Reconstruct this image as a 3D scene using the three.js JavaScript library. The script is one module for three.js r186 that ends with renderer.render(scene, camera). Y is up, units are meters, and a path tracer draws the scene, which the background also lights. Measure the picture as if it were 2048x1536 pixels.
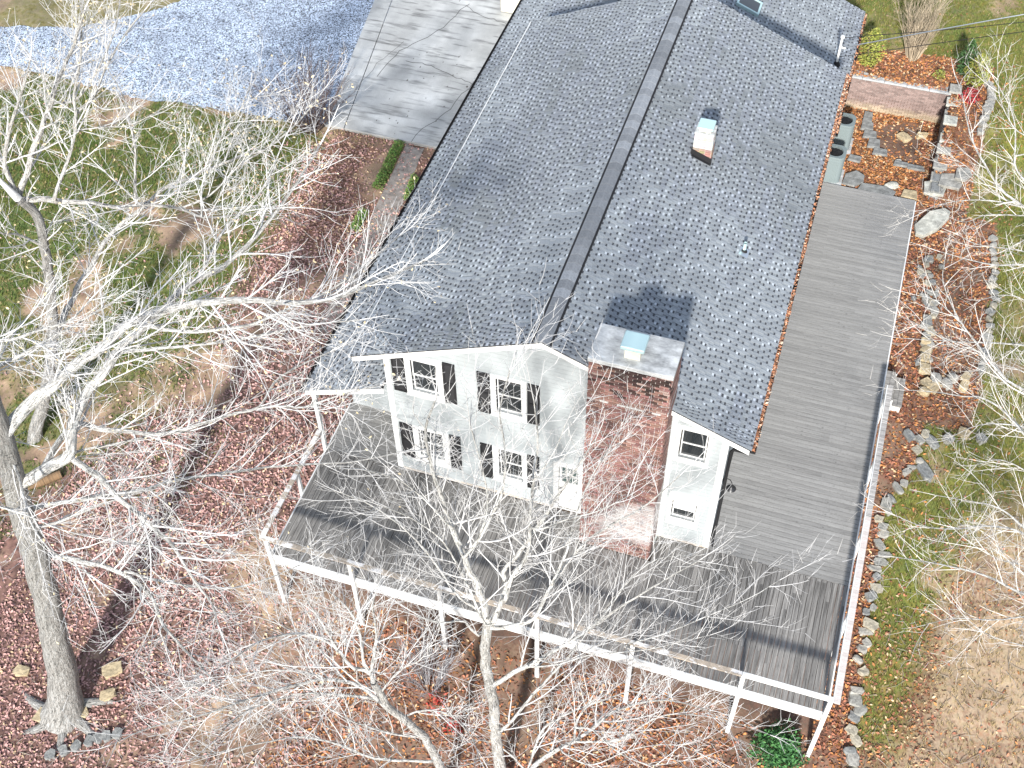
import * as THREE from 'three';
import { RoundedBoxGeometry } from 'three/addons/geometries/RoundedBoxGeometry.js';
import { mergeGeometries } from 'three/addons/utils/BufferGeometryUtils.js';

// ---------- camera, sky, sun, exposure ----------
const scene = new THREE.Scene();
const camera = new THREE.PerspectiveCamera(34.98, 4 / 3, 0.5, 900);
camera.position.set(9.653, 27.848, 18.052);
camera.rotation.order = 'YXZ';
camera.rotation.set(-50.289 * Math.PI / 180, 19.073 * Math.PI / 180, -1.189 * Math.PI / 180);
scene.add(camera);
const SUN = new THREE.Vector3(0.078, 0.475, 0.876).normalize();
// clear winter sky: pale toward the horizon, deeper blue overhead, brighter air round the sun
const SKW = 256, SKH = 128, skyData = new Float32Array(SKW * SKH * 4);
for (let j = 0; j < SKH; j++) for (let i = 0; i < SKW; i++) {
  const el = ((j + 0.5) / SKH - 0.5) * Math.PI, az = ((i + 0.5) / SKW) * 2 * Math.PI - Math.PI, c = Math.cos(el), k = (j * SKW + i) * 4;
  const d = new THREE.Vector3(c * Math.cos(az), Math.sin(el), c * Math.sin(az)), t = Math.pow(Math.max(0, Math.sin(el)), 0.5), s = Math.pow(Math.max(0, d.dot(SUN)), 12) * 0.35;
  skyData[k] = 0.54 + (0.27 - 0.54) * t + s; skyData[k + 1] = 0.58 + (0.34 - 0.58) * t + s * 0.95; skyData[k + 2] = 0.63 + (0.48 - 0.63) * t + s * 0.85; skyData[k + 3] = 1;
}
const skyTex = new THREE.DataTexture(skyData, SKW, SKH, THREE.RGBAFormat, THREE.FloatType);
skyTex.mapping = THREE.EquirectangularReflectionMapping; skyTex.magFilter = THREE.LinearFilter; skyTex.minFilter = THREE.LinearFilter; skyTex.needsUpdate = true;
scene.background = skyTex; scene.environment = skyTex;
const sun = new THREE.DirectionalLight(new THREE.Color(1, 0.965, 0.92), 4.5);
sun.position.copy(SUN).multiplyScalar(80).add(new THREE.Vector3(4, 0, -5));
sun.target.position.set(4, 0, -5);
sun.castShadow = true; sun.shadow.radius = 6; sun.shadow.mapSize.set(4096, 4096); sun.shadow.bias = -0.0005;
Object.assign(sun.shadow.camera, { left: -32, right: 32, top: 30, bottom: -30, near: 1, far: 170 });
scene.add(sun, sun.target);
const renderer = new THREE.WebGLRenderer({ antialias: true });
renderer.setSize(1024, 768);
renderer.toneMapping = THREE.LinearToneMapping;
renderer.toneMappingExposure = 1.8;
renderer.shadowMap.enabled = true;

// ---------- random numbers, noise ----------
let seed = 12345;
const rnd = () => { seed |= 0; seed = seed + 0x6D2B79F5 | 0; let t = Math.imul(seed ^ seed >>> 15, 1 | seed); t = t + Math.imul(t ^ t >>> 7, 61 | t) ^ t; return ((t ^ t >>> 14) >>> 0) / 4294967296; };
const rr = (a, b) => a + (b - a) * rnd();
const pick = a => a[Math.floor(rnd() * a.length)];
const clamp = (x, a = 0, b = 1) => Math.min(b, Math.max(a, x));
const sm = (a, b, x) => { const t = clamp((x - a) / (b - a)); return t * t * (3 - 2 * t); };
const lerp = (a, b, t) => a + (b - a) * t;
const LAT = new Float32Array(65536);
for (let i = 0; i < 65536; i++) LAT[i] = rnd();
function vn(x, y) {
  const xi = Math.floor(x), yi = Math.floor(y), fx = x - xi, fy = y - yi;
  const u = fx * fx * (3 - 2 * fx), v = fy * fy * (3 - 2 * fy);
  const a = (yi & 255) << 8, b = ((yi + 1) & 255) << 8, c = xi & 255, d = (xi + 1) & 255;
  const p = LAT[a + c], q = LAT[a + d], r = LAT[b + c], s = LAT[b + d];
  return p + (q - p) * u + (r - p + (p - q - r + s) * u) * v;
}
const fbm = (x, y, o = 4) => { let s = 0, a = 0.5, n = 0; for (let i = 0; i < o; i++) { s += a * vn(x + i * 17.3, y + i * 9.1); n += a; a *= 0.5; x *= 2.03; y *= 2.03; } return s / n; };

// ---------- object helpers ----------
const used = {};
function numbered(n) { const k = used[n] = (used[n] || 0) + 1; return k === 1 ? n : n + '_' + String(k - 1).padStart(3, '0'); }
function tag(o, label, category, group) { o.userData.label = label; if (category) o.userData.category = category; if (group) o.userData.group = group; return o; }
function thing(name, label, category, group, pos) { const g = new THREE.Group(); g.name = numbered(name); tag(g, label, category, group); if (pos) g.position.set(...pos); scene.add(g); return g; }
function mesh(name, geo, mat, parent, kind) {
  const m = new THREE.Mesh(geo, mat); m.name = parent === scene ? numbered(name) : name; m.castShadow = m.receiveShadow = true;
  if (kind) m.userData.kind = kind; parent.add(m); return m;
}
const lin = (r, g, b) => new THREE.Color().setRGB(r, g, b);
const M4 = () => new THREE.Matrix4();
class MB {
  constructor() { this.p = []; this.n = []; this.u = []; this.c = []; this.i = []; }
  get nv() { return this.p.length / 3; }
  tri4(a, b, c, d, col, uvs) {       // quad a b c d counter-clockwise
    const k = this.nv, ab = [b[0] - a[0], b[1] - a[1], b[2] - a[2]], ad = [d[0] - a[0], d[1] - a[1], d[2] - a[2]];
    let n = [ab[1] * ad[2] - ab[2] * ad[1], ab[2] * ad[0] - ab[0] * ad[2], ab[0] * ad[1] - ab[1] * ad[0]];
    const L = Math.hypot(...n) || 1; n = n.map(t => t / L);
    const lu = Math.hypot(...ab), lv = Math.hypot(...ad); uvs = uvs || [0, 0, lu, 0, lu, lv, 0, lv];
    for (const q of [a, b, c, d]) { this.p.push(...q); this.n.push(...n); this.c.push(...col); }
    this.u.push(...uvs); this.i.push(k, k + 1, k + 2, k, k + 2, k + 3);
  }
  box(cx, cy, cz, sx, sy, sz, col = [1, 1, 1], m, uo = 0, vo = 0, bottom = true) {
    const x = sx / 2, y = sy / 2, z = sz / 2, v = new THREE.Vector3();
    const P = (a, b, c) => { v.set(cx + a * x, cy + b * y, cz + c * z); if (m) v.applyMatrix4(m); return [v.x, v.y, v.z]; };
    const f = (A, B, C, D, w, h) => this.tri4(A, B, C, D, col, [uo, vo, uo + w, vo, uo + w, vo + h, uo, vo + h]);
    f(P(-1, 1, 1), P(1, 1, 1), P(1, 1, -1), P(-1, 1, -1), sx, sz);
    if (bottom) f(P(-1, -1, -1), P(1, -1, -1), P(1, -1, 1), P(-1, -1, 1), sx, sz);
    f(P(-1, -1, 1), P(1, -1, 1), P(1, 1, 1), P(-1, 1, 1), sx, sy);
    f(P(1, -1, -1), P(-1, -1, -1), P(-1, 1, -1), P(1, 1, -1), sx, sy);
    f(P(1, -1, 1), P(1, -1, -1), P(1, 1, -1), P(1, 1, 1), sz, sy);
    f(P(-1, -1, -1), P(-1, -1, 1), P(-1, 1, 1), P(-1, 1, -1), sz, sy);
    return this;
  }
  tube(pts, rad, sides, col = [1, 1, 1], vs = 1) {
    const N = pts.length; let up = new THREE.Vector3(0, 1, 0), base = this.nv, len = 0;
    const t = new THREE.Vector3(), a = new THREE.Vector3(), b = new THREE.Vector3();
    for (let i = 0; i < N; i++) {
      t.copy(pts[Math.min(i + 1, N - 1)]).sub(pts[Math.max(i - 1, 0)]).normalize();
      if (i === 0) { if (Math.abs(t.y) > 0.9) up.set(1, 0, 0); a.crossVectors(t, up).normalize(); }
      else { a.addScaledVector(t, -a.dot(t)).normalize(); len += pts[i].distanceTo(pts[i - 1]); }
      b.crossVectors(t, a);
      for (let j = 0; j <= sides; j++) {
        const g = j / sides * Math.PI * 2, c = Math.cos(g), s = Math.sin(g), r = rad[i];
        const nx = a.x * c + b.x * s, ny = a.y * c + b.y * s, nz = a.z * c + b.z * s;
        this.p.push(pts[i].x + nx * r, pts[i].y + ny * r, pts[i].z + nz * r); this.n.push(nx, ny, nz);
        this.u.push(j / sides * 6.28 * rad[0], len * vs); this.c.push(...col);
      }
    }
    const w = sides + 1;
    for (let i = 0; i < N - 1; i++) for (let j = 0; j < sides; j++) { const k = base + i * w + j; this.i.push(k, k + 1, k + w, k + 1, k + w + 1, k + w); }
    return this;
  }
  geo() {
    const g = new THREE.BufferGeometry();
    g.setAttribute('position', new THREE.Float32BufferAttribute(this.p, 3)); g.setAttribute('normal', new THREE.Float32BufferAttribute(this.n, 3));
    g.setAttribute('uv', new THREE.Float32BufferAttribute(this.u, 2)); g.setAttribute('color', new THREE.Float32BufferAttribute(this.c, 3));
    g.setIndex(this.i); return g;
  }
}
const boxG = (x0, x1, y0, y1, z0, z1, uo, vo) => new MB().box((x0 + x1) / 2, (y0 + y1) / 2, (z0 + z1) / 2, x1 - x0, y1 - y0, z1 - z0, [1, 1, 1], null, uo, vo).geo();
function rbox(x0, x1, y0, y1, z0, z1, r = 0.008) { const g = new RoundedBoxGeometry(x1 - x0, y1 - y0, z1 - z0, 1, r); g.translate((x0 + x1) / 2, (y0 + y1) / 2, (z0 + z1) / 2); return g; }

// ---------- textures ----------
function tex(w, h, fn, srgb = true, rx = 1, ry = 1) {
  const d = new Uint8Array(w * h * 4);
  for (let y = 0; y < h; y++) for (let x = 0; x < w; x++) {
    const c = fn(x, y), k = (y * w + x) * 4;
    for (let j = 0; j < 3; j++) d[k + j] = clamp(srgb ? (c[j] <= 0.0031308 ? 12.92 * c[j] : 1.055 * Math.pow(c[j], 1 / 2.4) - 0.055) : c[j]) * 255;
    d[k + 3] = 255;
  }
  const t = new THREE.DataTexture(d, w, h); t.wrapS = t.wrapT = THREE.RepeatWrapping; t.magFilter = THREE.LinearFilter; t.minFilter = THREE.LinearMipmapLinearFilter; t.generateMipmaps = true;
  if (srgb) t.colorSpace = THREE.SRGBColorSpace; t.repeat.set(rx, ry); t.needsUpdate = true; return t;
}
const g3 = v => [v, v, v];
// grain runs along u
const woodMap = tex(1024, 512, (x, y) => {
  const g = fbm(x * 0.012, y * 0.34, 4), c = fbm(x * 0.004 + 40, y * 0.05, 3), st = vn(x * 0.03 + 9, y * 0.9), sp = vn(x * 0.12, y * 0.35);
  let v = 0.62 + (g - 0.5) * 0.9 + (c - 0.5) * 0.7; if (st > 0.8) v -= (st - 0.8) * 1.5; if (sp > 0.93) v -= 0.3;
  v = clamp(v, 0.2, 1.05); return [v, v * 0.985, v * 0.96];
}, true, 0.28, 1.1);
const woodSoft = tex(1024, 512, (x, y) => {
  const g = fbm(x * 0.012, y * 0.34, 4), c = fbm(x * 0.004 + 40, y * 0.03, 3), sp = vn(x * 0.05, y * 0.5);
  let v = 0.8 + (g - 0.5) * 0.4 + (c - 0.5) * 0.3; if (sp > 0.86) v -= 0.3; const kn = vn(x * 0.02 + 70, y * 0.11); if (kn > 0.93) v -= 0.35; return [v, v * 0.99, v * 0.97];
}, true, 0.28, 1.1);
const woodBump = tex(512, 256, (x, y) => g3(clamp(fbm(x * 0.02, y * 0.5, 3))), false, 0.5, 2);
const paintMap = tex(512, 512, (x, y) => { const a = fbm(x * 0.03, y * 0.03, 4), b = vn(x * 0.3, y * 0.3); const v = 0.9 + (a - 0.5) * 0.16 + (b - 0.5) * 0.05; return [v, v, v * 0.99]; }, true, 0.5, 0.5);
const wornMap = tex(512, 512, (x, y) => {      // old paint flaking off weathered boards
  const a = fbm(x * 0.02, y * 0.06, 4), b = fbm(x * 0.15, y * 0.4, 3), w = sm(0.50, 0.62, a * 0.75 + b * 0.25), g = 0.8 + (b - 0.5) * 0.5;
  return [lerp(0.55 * g, 0.78, w), lerp(0.46 * g, 0.76, w), lerp(0.36 * g, 0.73, w)];
}, true, 0.4, 0.4);
const sidingMap = tex(512, 512, (x, y) => { const a = fbm(x * 0.02, y * 0.008, 4), b = vn(x * 0.4, y * 0.4), v = 0.92 + (a - 0.5) * 0.22 + (b - 0.5) * 0.05; return [v, v * 1.005, v]; }, true, 0.3, 0.3);
const sidingBump = tex(4, 256, (x, y) => g3(1 - (y % 64) / 64), false, 1, 1 / 0.6);
const grit = tex(512, 512, (x, y) => { const v = 0.78 + (vn(x * 0.9, y * 0.9) - 0.5) * 0.55 + (fbm(x * 0.05, y * 0.05, 3) - 0.5) * 0.35; return [v, v, v]; }, true, 1.2, 1.2);
const gritBump = tex(512, 512, (x, y) => g3(clamp(0.5 + (vn(x * 0.8, y * 0.8) - 0.5) * 0.9)), false, 1.2, 1.2);
const barkMap = tex(512, 512, (x, y) => {      // pale bark, grey lichen plates and dark fissures
  const a = fbm(x * 0.05, y * 0.02, 4), b = fbm(x * 0.14 + 5, y * 0.05, 3), f = fbm(x * 0.09 + 90, y * 0.1, 3);
  let v = 0.86 + (a - 0.5) * 0.9; if (b > 0.56) v -= (b - 0.56) * 3.2; const g = sm(0.55, 0.7, f);
  const big = fbm(x * 0.02 + 7, y * 0.012, 3); v *= 0.62 + 0.78 * big; if (vn(x * 0.045, y * 0.09) > 0.8) v *= 0.62; v = clamp(v, 0.1, 1.1); return [v * lerp(1, 0.82, g), v * lerp(0.975, 0.86, g), v * lerp(0.94, 0.86, g)];
}, true, 1.1, 0.5);
const barkBump = tex(256, 256, (x, y) => g3(clamp(fbm(x * 0.16, y * 0.04, 4))), false, 2.2, 1);
const stoneMap = tex(512, 512, (x, y) => { const a = fbm(x * 0.02, y * 0.02, 5), b = fbm(x * 0.09 + 33, y * 0.09, 3); const v = 0.75 + (a - 0.5) * 0.8 + (b - 0.5) * 0.35; return [v, v * 0.98, v * 0.93]; }, true, 0.8, 0.8);

// ---------- materials ----------
const std = (c, o = {}) => new THREE.MeshStandardMaterial({ color: lin(...c), roughness: 0.85, metalness: 0, ...o });
const M = {
  white: std([0.8, 0.8, 0.78], { map: paintMap, roughness: 0.55 }),
  worn: std([0.95, 0.95, 0.95], { map: wornMap, roughness: 0.8 }),
  siding: std([0.385, 0.412, 0.418], { map: sidingMap, bumpMap: sidingBump, bumpScale: 0.006, roughness: 0.75 }),
  inner: std([0.06, 0.055, 0.05], { roughness: 0.95 }),
  black: std([0.009, 0.009, 0.010], { roughness: 0.8 }),
  glass: new THREE.MeshPhysicalMaterial({ color: lin(0.02, 0.024, 0.026), roughness: 0.03, clearcoat: 1, clearcoatRoughness: 0.02 }),
  doorGlass: new THREE.MeshPhysicalMaterial({ color: lin(0.06, 0.09, 0.085), roughness: 0.05, clearcoat: 1, clearcoatRoughness: 0.02 }),
  blind: std([0.75, 0.75, 0.72], { roughness: 0.7 }),
  shingle: std([1, 1, 1], { vertexColors: true, map: grit, bumpMap: gritBump, bumpScale: 0.002, roughness: 0.93 }),
  metal: std([0.62, 0.66, 0.68], { metalness: 0.9, roughness: 0.38 }),
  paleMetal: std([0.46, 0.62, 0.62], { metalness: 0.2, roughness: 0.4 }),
  brick: std([1, 1, 1], { vertexColors: true, map: grit, roughness: 0.92 }),
  mortar: std([0.62, 0.57, 0.53], { map: grit, roughness: 0.95 }),
  concrete: std([0.42, 0.42, 0.41], { map: stoneMap, roughness: 0.9 }),
  cap: std([0.55, 0.57, 0.59], { map: stoneMap, roughness: 0.85 }),
  bark: std([0.52, 0.51, 0.49], { map: barkMap, bumpMap: barkBump, bumpScale: 0.03, roughness: 0.92, vertexColors: true }),
  twig: std([1, 1, 1], { vertexColors: true, roughness: 0.85 }),
  acShell: std([0.19, 0.23, 0.23], { roughness: 0.55 }),
  plastic: std([0.72, 0.68, 0.55], { roughness: 0.6, map: paintMap }),
  soilWood: std([0.10, 0.075, 0.055], { map: woodMap, roughness: 0.95 }),
};
// ---------- terrain ----------
const ZK = [[-400, 3], [-60, 1.0], [-24, 0.1], [-15, -0.2], [-7, -0.65], [0, -1.65], [4, -2.4], [9, -3.05], [40, -6], [400, -24]];
function baseH(z) { for (let i = 0; i < ZK.length - 1; i++) if (z <= ZK[i + 1][0]) { const t = (z - ZK[i][0]) / (ZK[i + 1][0] - ZK[i][0]); return lerp(ZK[i][1], ZK[i + 1][1], t); } return -24; }
function ground(x, z) {
  let y = baseH(z) - 0.35 * sm(-1, -4, x) * sm(4, -6, z), t = 0;
  if (z < -20.15) t = 1.25 * sm(8.5, 9.5, x) * (1 - sm(-30, -60, z)); else if (x > 13.0) t = 1.25 * sm(-15.2, -19.5, z);
  t *= 1 - 0.55 * sm(15, 20, x);
  if (z >= -20.15 && z < -15.3 && x > 9 && x < 13) y = -0.12;
  return y + t;
}
const rough = (x, z) => ground(x, z) + (fbm(x * 0.9, z * 0.9, 3) - 0.5) * 0.10 * (x > 8.8 && x < 13.1 && z < -15 && z > -20.3 ? 0.25 : 1);
const EDGE = [[-6.61, 13.92], [-6.2, 14.02], [-5.6, 13.99], [-5.06, 13.92], [-4.48, 13.65], [-4.09, 13.43], [-3.65, 13.32], [-3.15, 13.26], [-2.4, 13.42], [-1.31, 13.38], [0.25, 13.35], [1.28, 13.42], [2.34, 13.5], [3.37, 13.57], [4.5, 13.66], [7, 13.8]];
function edgeX(z) { if (z < -6.6) return 15.35; for (let i = 0; i < EDGE.length - 1; i++) if (z <= EDGE[i + 1][0]) return lerp(EDGE[i][1], EDGE[i + 1][1], (z - EDGE[i][0]) / (EDGE[i + 1][0] - EDGE[i][0])); return 13.9; }
// how much fallen leaf, grass and mulch lies at a spot; mulch also paints shade under the deck
function zones(x, z) {
  const n = fbm(x * 0.55 + 3, z * 0.55 + 8, 4), n2 = fbm(x * 0.22 + 70, z * 0.22 + 20, 3), n3 = fbm(x * 1.4 + 11, z * 1.4, 3);
  let leaf = 0.015, grass = 0, mulch = 0, red = 0.5, dry = 0, soil = 0;
  const wx = x + (n - 0.5) * 1.0, wz = z + (n3 - 0.5) * 0.8;
  if (x > 12.4) {
    const e = edgeX(z) + (n3 - 0.5) * 0.25;
    if (z < -20 && wz > -22.1 && x < 14.35) { leaf = 0.85; mulch = 0.5; red = 0.35; }
    else if (z >= -20.2 && z < -15.4 && x < 14.3 + (n3 - 0.5) * 0.3) { leaf = 0.75; mulch = 0.4; red = 0.4; }
    else if (z >= -15.4 && x < e && z > -20) { leaf = x < 13.7 || z > -6.6 ? 0.85 : 0.55 + (n3 - 0.5) * 1.2; mulch = 0.6; red = x < 13.7 ? 0.62 : 0.5; if (z > -6.4 && z < -2.6 && n > 0.5) leaf *= 0.4; if (z > 3.6) { leaf *= 0.6; } }
    else {
      leaf = 0.10 + 0.45 * sm(0.46, 0.66, n) * (0.35 + 0.65 * sm(-6, 2, z)); dry = sm(-5, 3, z + (n2 - 0.5) * 8) * 0.85 + 0.25 * sm(0.5, 0.6, n2);
      leaf += sm(0, 3, z) * 0.25 * n3 * 2; dry = clamp(dry + sm(13.8, 16.5, x) * sm(-9, -1, z) * 0.4 - sm(15.5, 14, x) * sm(-3.5, -1.5, z) * sm(3.8, 2.6, z) * 0.8); grass = clamp(1.05 - dry) * sm(0.22, 0.5, n + 0.12); leaf *= 1 - 0.6 * grass;
    }
  } else if (z < -20.2 && x > 8.5) {
    if (wz > -22.0) { leaf = 0.8; mulch = 0.5; red = 0.38; } else { grass = clamp(0.4 + n); leaf = 0.06; dry = sm(0.5, 0.62, n2) * 0.5; }
  } else if (x > 8.8 && z < -15.2) {
    const bed = Math.hypot((x - 12.1) / 1.35, (z + 18.7) / 1.15) < 1 + (n3 - 0.5) * 0.3;
    mulch = bed ? 1 : 0.25; leaf = bed ? 0.22 : 1; red = 0.2;
  } else if (z > 3.2 && x > -2.4) {
    leaf = 0.62 + (n - 0.5) * 1.6; red = 0.6; soil = 0.7; mulch = 0.6; if (x < 2) soil = 0.9;
  } else if (x < -2.2) {
    const bed = sm(-9.2, -7.2, wx + sm(-2, 4, z) * 2.6);          // leaf covered strip along the house and deck
    const lower = sm(1.5, 4.5, wz);
    leaf = Math.max(bed * (0.66 + (n - 0.5) * 2.4 + (n2 - 0.5) * 2.0), lower * sm(0.44, 0.56, n2 * 0.5 + n * 0.5) * 0.9); red = 0.94 - 0.3 * sm(-6, -10, z);
    grass = (1 - bed) * (1 - sm(-3.5, 1.5, wz)) * sm(0.40, 0.52, n * 0.6 + n2 * 0.4 + 0.03); soil = clamp(1 - grass) * (1 - bed * 0.6); mulch = bed * 0.75 * sm(0.3, 0.6, leaf);
    if (z > -2 && z < 6) grass = Math.max(grass, 0.8 * sm(0.55, 0.61, n) * (1 - 0.7 * bed));
    if (z < -13.4) { grass *= 0.6; leaf *= 0.5; dry = 0.5; }
    leaf = Math.max(leaf, 0.13);
  } else { soil = 1; leaf = 0.12; mulch = 1; }  // under the deck: full mulch weight paints the deck shade into the soil colour
  return { leaf: clamp(leaf), grass: clamp(grass), mulch, red, dry: clamp(dry), soil, n, n2, n3 };
}
{
  const X0 = -30, X1 = 24, Z0 = -32, Z1 = 16, W = 2048, H = 1820;
  const GW = 432, gz = new Float32Array(GW * 384 * 6), ch = 6;   // zone weights on a coarse lattice, fine grain per pixel
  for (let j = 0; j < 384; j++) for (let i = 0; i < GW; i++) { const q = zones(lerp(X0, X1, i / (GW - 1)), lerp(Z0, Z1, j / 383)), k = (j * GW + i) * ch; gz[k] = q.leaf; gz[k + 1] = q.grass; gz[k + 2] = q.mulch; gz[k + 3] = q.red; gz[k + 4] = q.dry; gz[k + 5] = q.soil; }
  const q = new Float32Array(ch);
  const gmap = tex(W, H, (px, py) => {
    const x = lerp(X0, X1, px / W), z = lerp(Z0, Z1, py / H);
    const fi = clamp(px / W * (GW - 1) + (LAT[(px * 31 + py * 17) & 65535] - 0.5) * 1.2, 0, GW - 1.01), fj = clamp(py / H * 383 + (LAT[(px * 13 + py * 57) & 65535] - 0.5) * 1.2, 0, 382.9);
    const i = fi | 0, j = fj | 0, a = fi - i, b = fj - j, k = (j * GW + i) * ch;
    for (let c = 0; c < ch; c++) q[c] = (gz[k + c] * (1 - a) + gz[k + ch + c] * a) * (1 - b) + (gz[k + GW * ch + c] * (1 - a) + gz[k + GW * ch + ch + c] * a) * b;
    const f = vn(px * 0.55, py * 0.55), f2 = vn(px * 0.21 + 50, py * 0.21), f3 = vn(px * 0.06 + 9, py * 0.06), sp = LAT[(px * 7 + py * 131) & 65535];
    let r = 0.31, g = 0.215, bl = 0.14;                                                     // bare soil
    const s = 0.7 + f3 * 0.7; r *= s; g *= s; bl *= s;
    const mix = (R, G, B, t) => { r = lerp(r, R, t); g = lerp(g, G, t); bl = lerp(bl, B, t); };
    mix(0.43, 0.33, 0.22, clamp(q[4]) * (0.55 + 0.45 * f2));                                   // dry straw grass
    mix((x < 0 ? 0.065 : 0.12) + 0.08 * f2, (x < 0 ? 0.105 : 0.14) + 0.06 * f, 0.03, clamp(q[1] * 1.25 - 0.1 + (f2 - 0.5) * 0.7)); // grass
    mix(0.085, 0.05, 0.045, clamp(q[2] * 0.95) * (0.6 + 0.4 * f));                              // dark mulch, also the shade painted under the deck
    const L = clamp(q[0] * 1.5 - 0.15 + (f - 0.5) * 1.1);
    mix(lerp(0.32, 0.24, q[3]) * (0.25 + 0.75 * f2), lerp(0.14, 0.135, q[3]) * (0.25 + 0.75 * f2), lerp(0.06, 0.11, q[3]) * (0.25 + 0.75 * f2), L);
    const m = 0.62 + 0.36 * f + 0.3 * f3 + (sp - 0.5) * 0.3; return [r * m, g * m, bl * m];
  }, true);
  gmap.wrapS = gmap.wrapT = THREE.ClampToEdgeWrapping;
  const P = [], U = [], I = [], nx = 216, nz = 192;
  const xs = [], zs = [];
  for (let i = 0; i <= nx; i++) xs.push(lerp(X0, X1, i / nx)); for (let j = 0; j <= nz; j++) zs.push(lerp(Z0, Z1, j / nz));
  xs.push(12.97, 13.0, 13.03, 8.9); zs.push(-20.16, -20.12, -15.31, -15.28); xs.sort((a, b) => a - b); zs.sort((a, b) => a - b);
  for (const z of zs) for (const x of xs) { P.push(x, rough(x, z), z); U.push((x - X0) / (X1 - X0), (z - Z0) / (Z1 - Z0)); }
  const w = xs.length; for (let j = 0; j < zs.length - 1; j++) for (let i = 0; i < w - 1; i++) { const k = j * w + i; I.push(k, k + w, k + 1, k + 1, k + w, k + w + 1); }
  const g = new THREE.BufferGeometry(); g.setAttribute('position', new THREE.Float32BufferAttribute(P, 3)); g.setAttribute('uv', new THREE.Float32BufferAttribute(U, 2)); g.setIndex(I); g.computeVertexNormals();
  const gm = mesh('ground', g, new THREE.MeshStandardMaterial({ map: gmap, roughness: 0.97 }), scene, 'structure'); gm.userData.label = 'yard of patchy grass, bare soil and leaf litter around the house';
  // the land around, out to the horizon, with an opening for the yard
  const far = new MB(), A = [-400, -180, -90, -50, X0, -3, X1, 45, 90, 180, 400], B = [-400, -180, -90, -55, Z0, -8, Z1, 40, 90, 180, 400];
  for (let i = 0; i < 10; i++) for (let j = 0; j < 10; j++) {
    if (A[i] >= X0 && A[i + 1] <= X1 && B[j] >= Z0 && B[j + 1] <= Z1) continue;
    const y = (x, z) => ground(x, z) - 0.08; const a = [A[i], y(A[i], B[j + 1]), B[j + 1]], b = [A[i + 1], y(A[i + 1], B[j + 1]), B[j + 1]], c = [A[i + 1], y(A[i + 1], B[j]), B[j]], d = [A[i], y(A[i], B[j]), B[j]];
    far.tri4(a, b, c, d, [1, 1, 1], [a[0], a[2], b[0], b[2], c[0], c[2], d[0], d[2]]);
  }
  const fm = tex(512, 512, (x, y) => { const a = fbm(x * 0.03, y * 0.03, 4), f = vn(x * 0.7, y * 0.7); return [lerp(0.10, 0.24, a) * (0.7 + 0.5 * f), lerp(0.12, 0.17, a) * (0.7 + 0.5 * f), lerp(0.035, 0.08, a) * (0.7 + 0.5 * f)]; }, true, 0.1, 0.1);
  mesh('far_ground', far.geo(), std([1, 1, 1], { map: fm, roughness: 0.97 }), scene, 'structure').userData.label = 'open grass land beyond the yard';
}
function sheet(name, top, bot, lift, mat, nu, nv) {      // surface stretched between two edge lines, following the ground
  const along = (L, t) => { const k = t * (L.length - 1), i = Math.min(L.length - 2, Math.floor(k)), f = k - i; return [lerp(L[i][0], L[i + 1][0], f), lerp(L[i][1], L[i + 1][1], f)]; };
  const P = [], U = [], I = [];
  for (let j = 0; j <= nv; j++) for (let i = 0; i <= nu; i++) { const a = along(top, i / nu), b = along(bot, i / nu), jig = (vn(i * 0.9, j * 3 + 4) - 0.5) * 0.25; const x = lerp(a[0], b[0], j / nv), z = lerp(a[1], b[1], j / nv) + (j === nv || j === 0 ? jig : 0); P.push(x, Math.max(rough(x, z), ground(x, z)) + lift, z); U.push(x, z); }
  for (let j = 0; j < nv; j++) for (let i = 0; i < nu; i++) { const k = j * (nu + 1) + i; I.push(k, k + nu + 1, k + 1, k + 1, k + nu + 1, k + nu + 2); }
  const g = new THREE.BufferGeometry(); g.setAttribute('position', new THREE.Float32BufferAttribute(P, 3)); g.setAttribute('uv', new THREE.Float32BufferAttribute(U, 2)); g.setIndex(I); g.computeVertexNormals();
  return mesh(name, g, mat, scene, 'structure');
}
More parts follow.
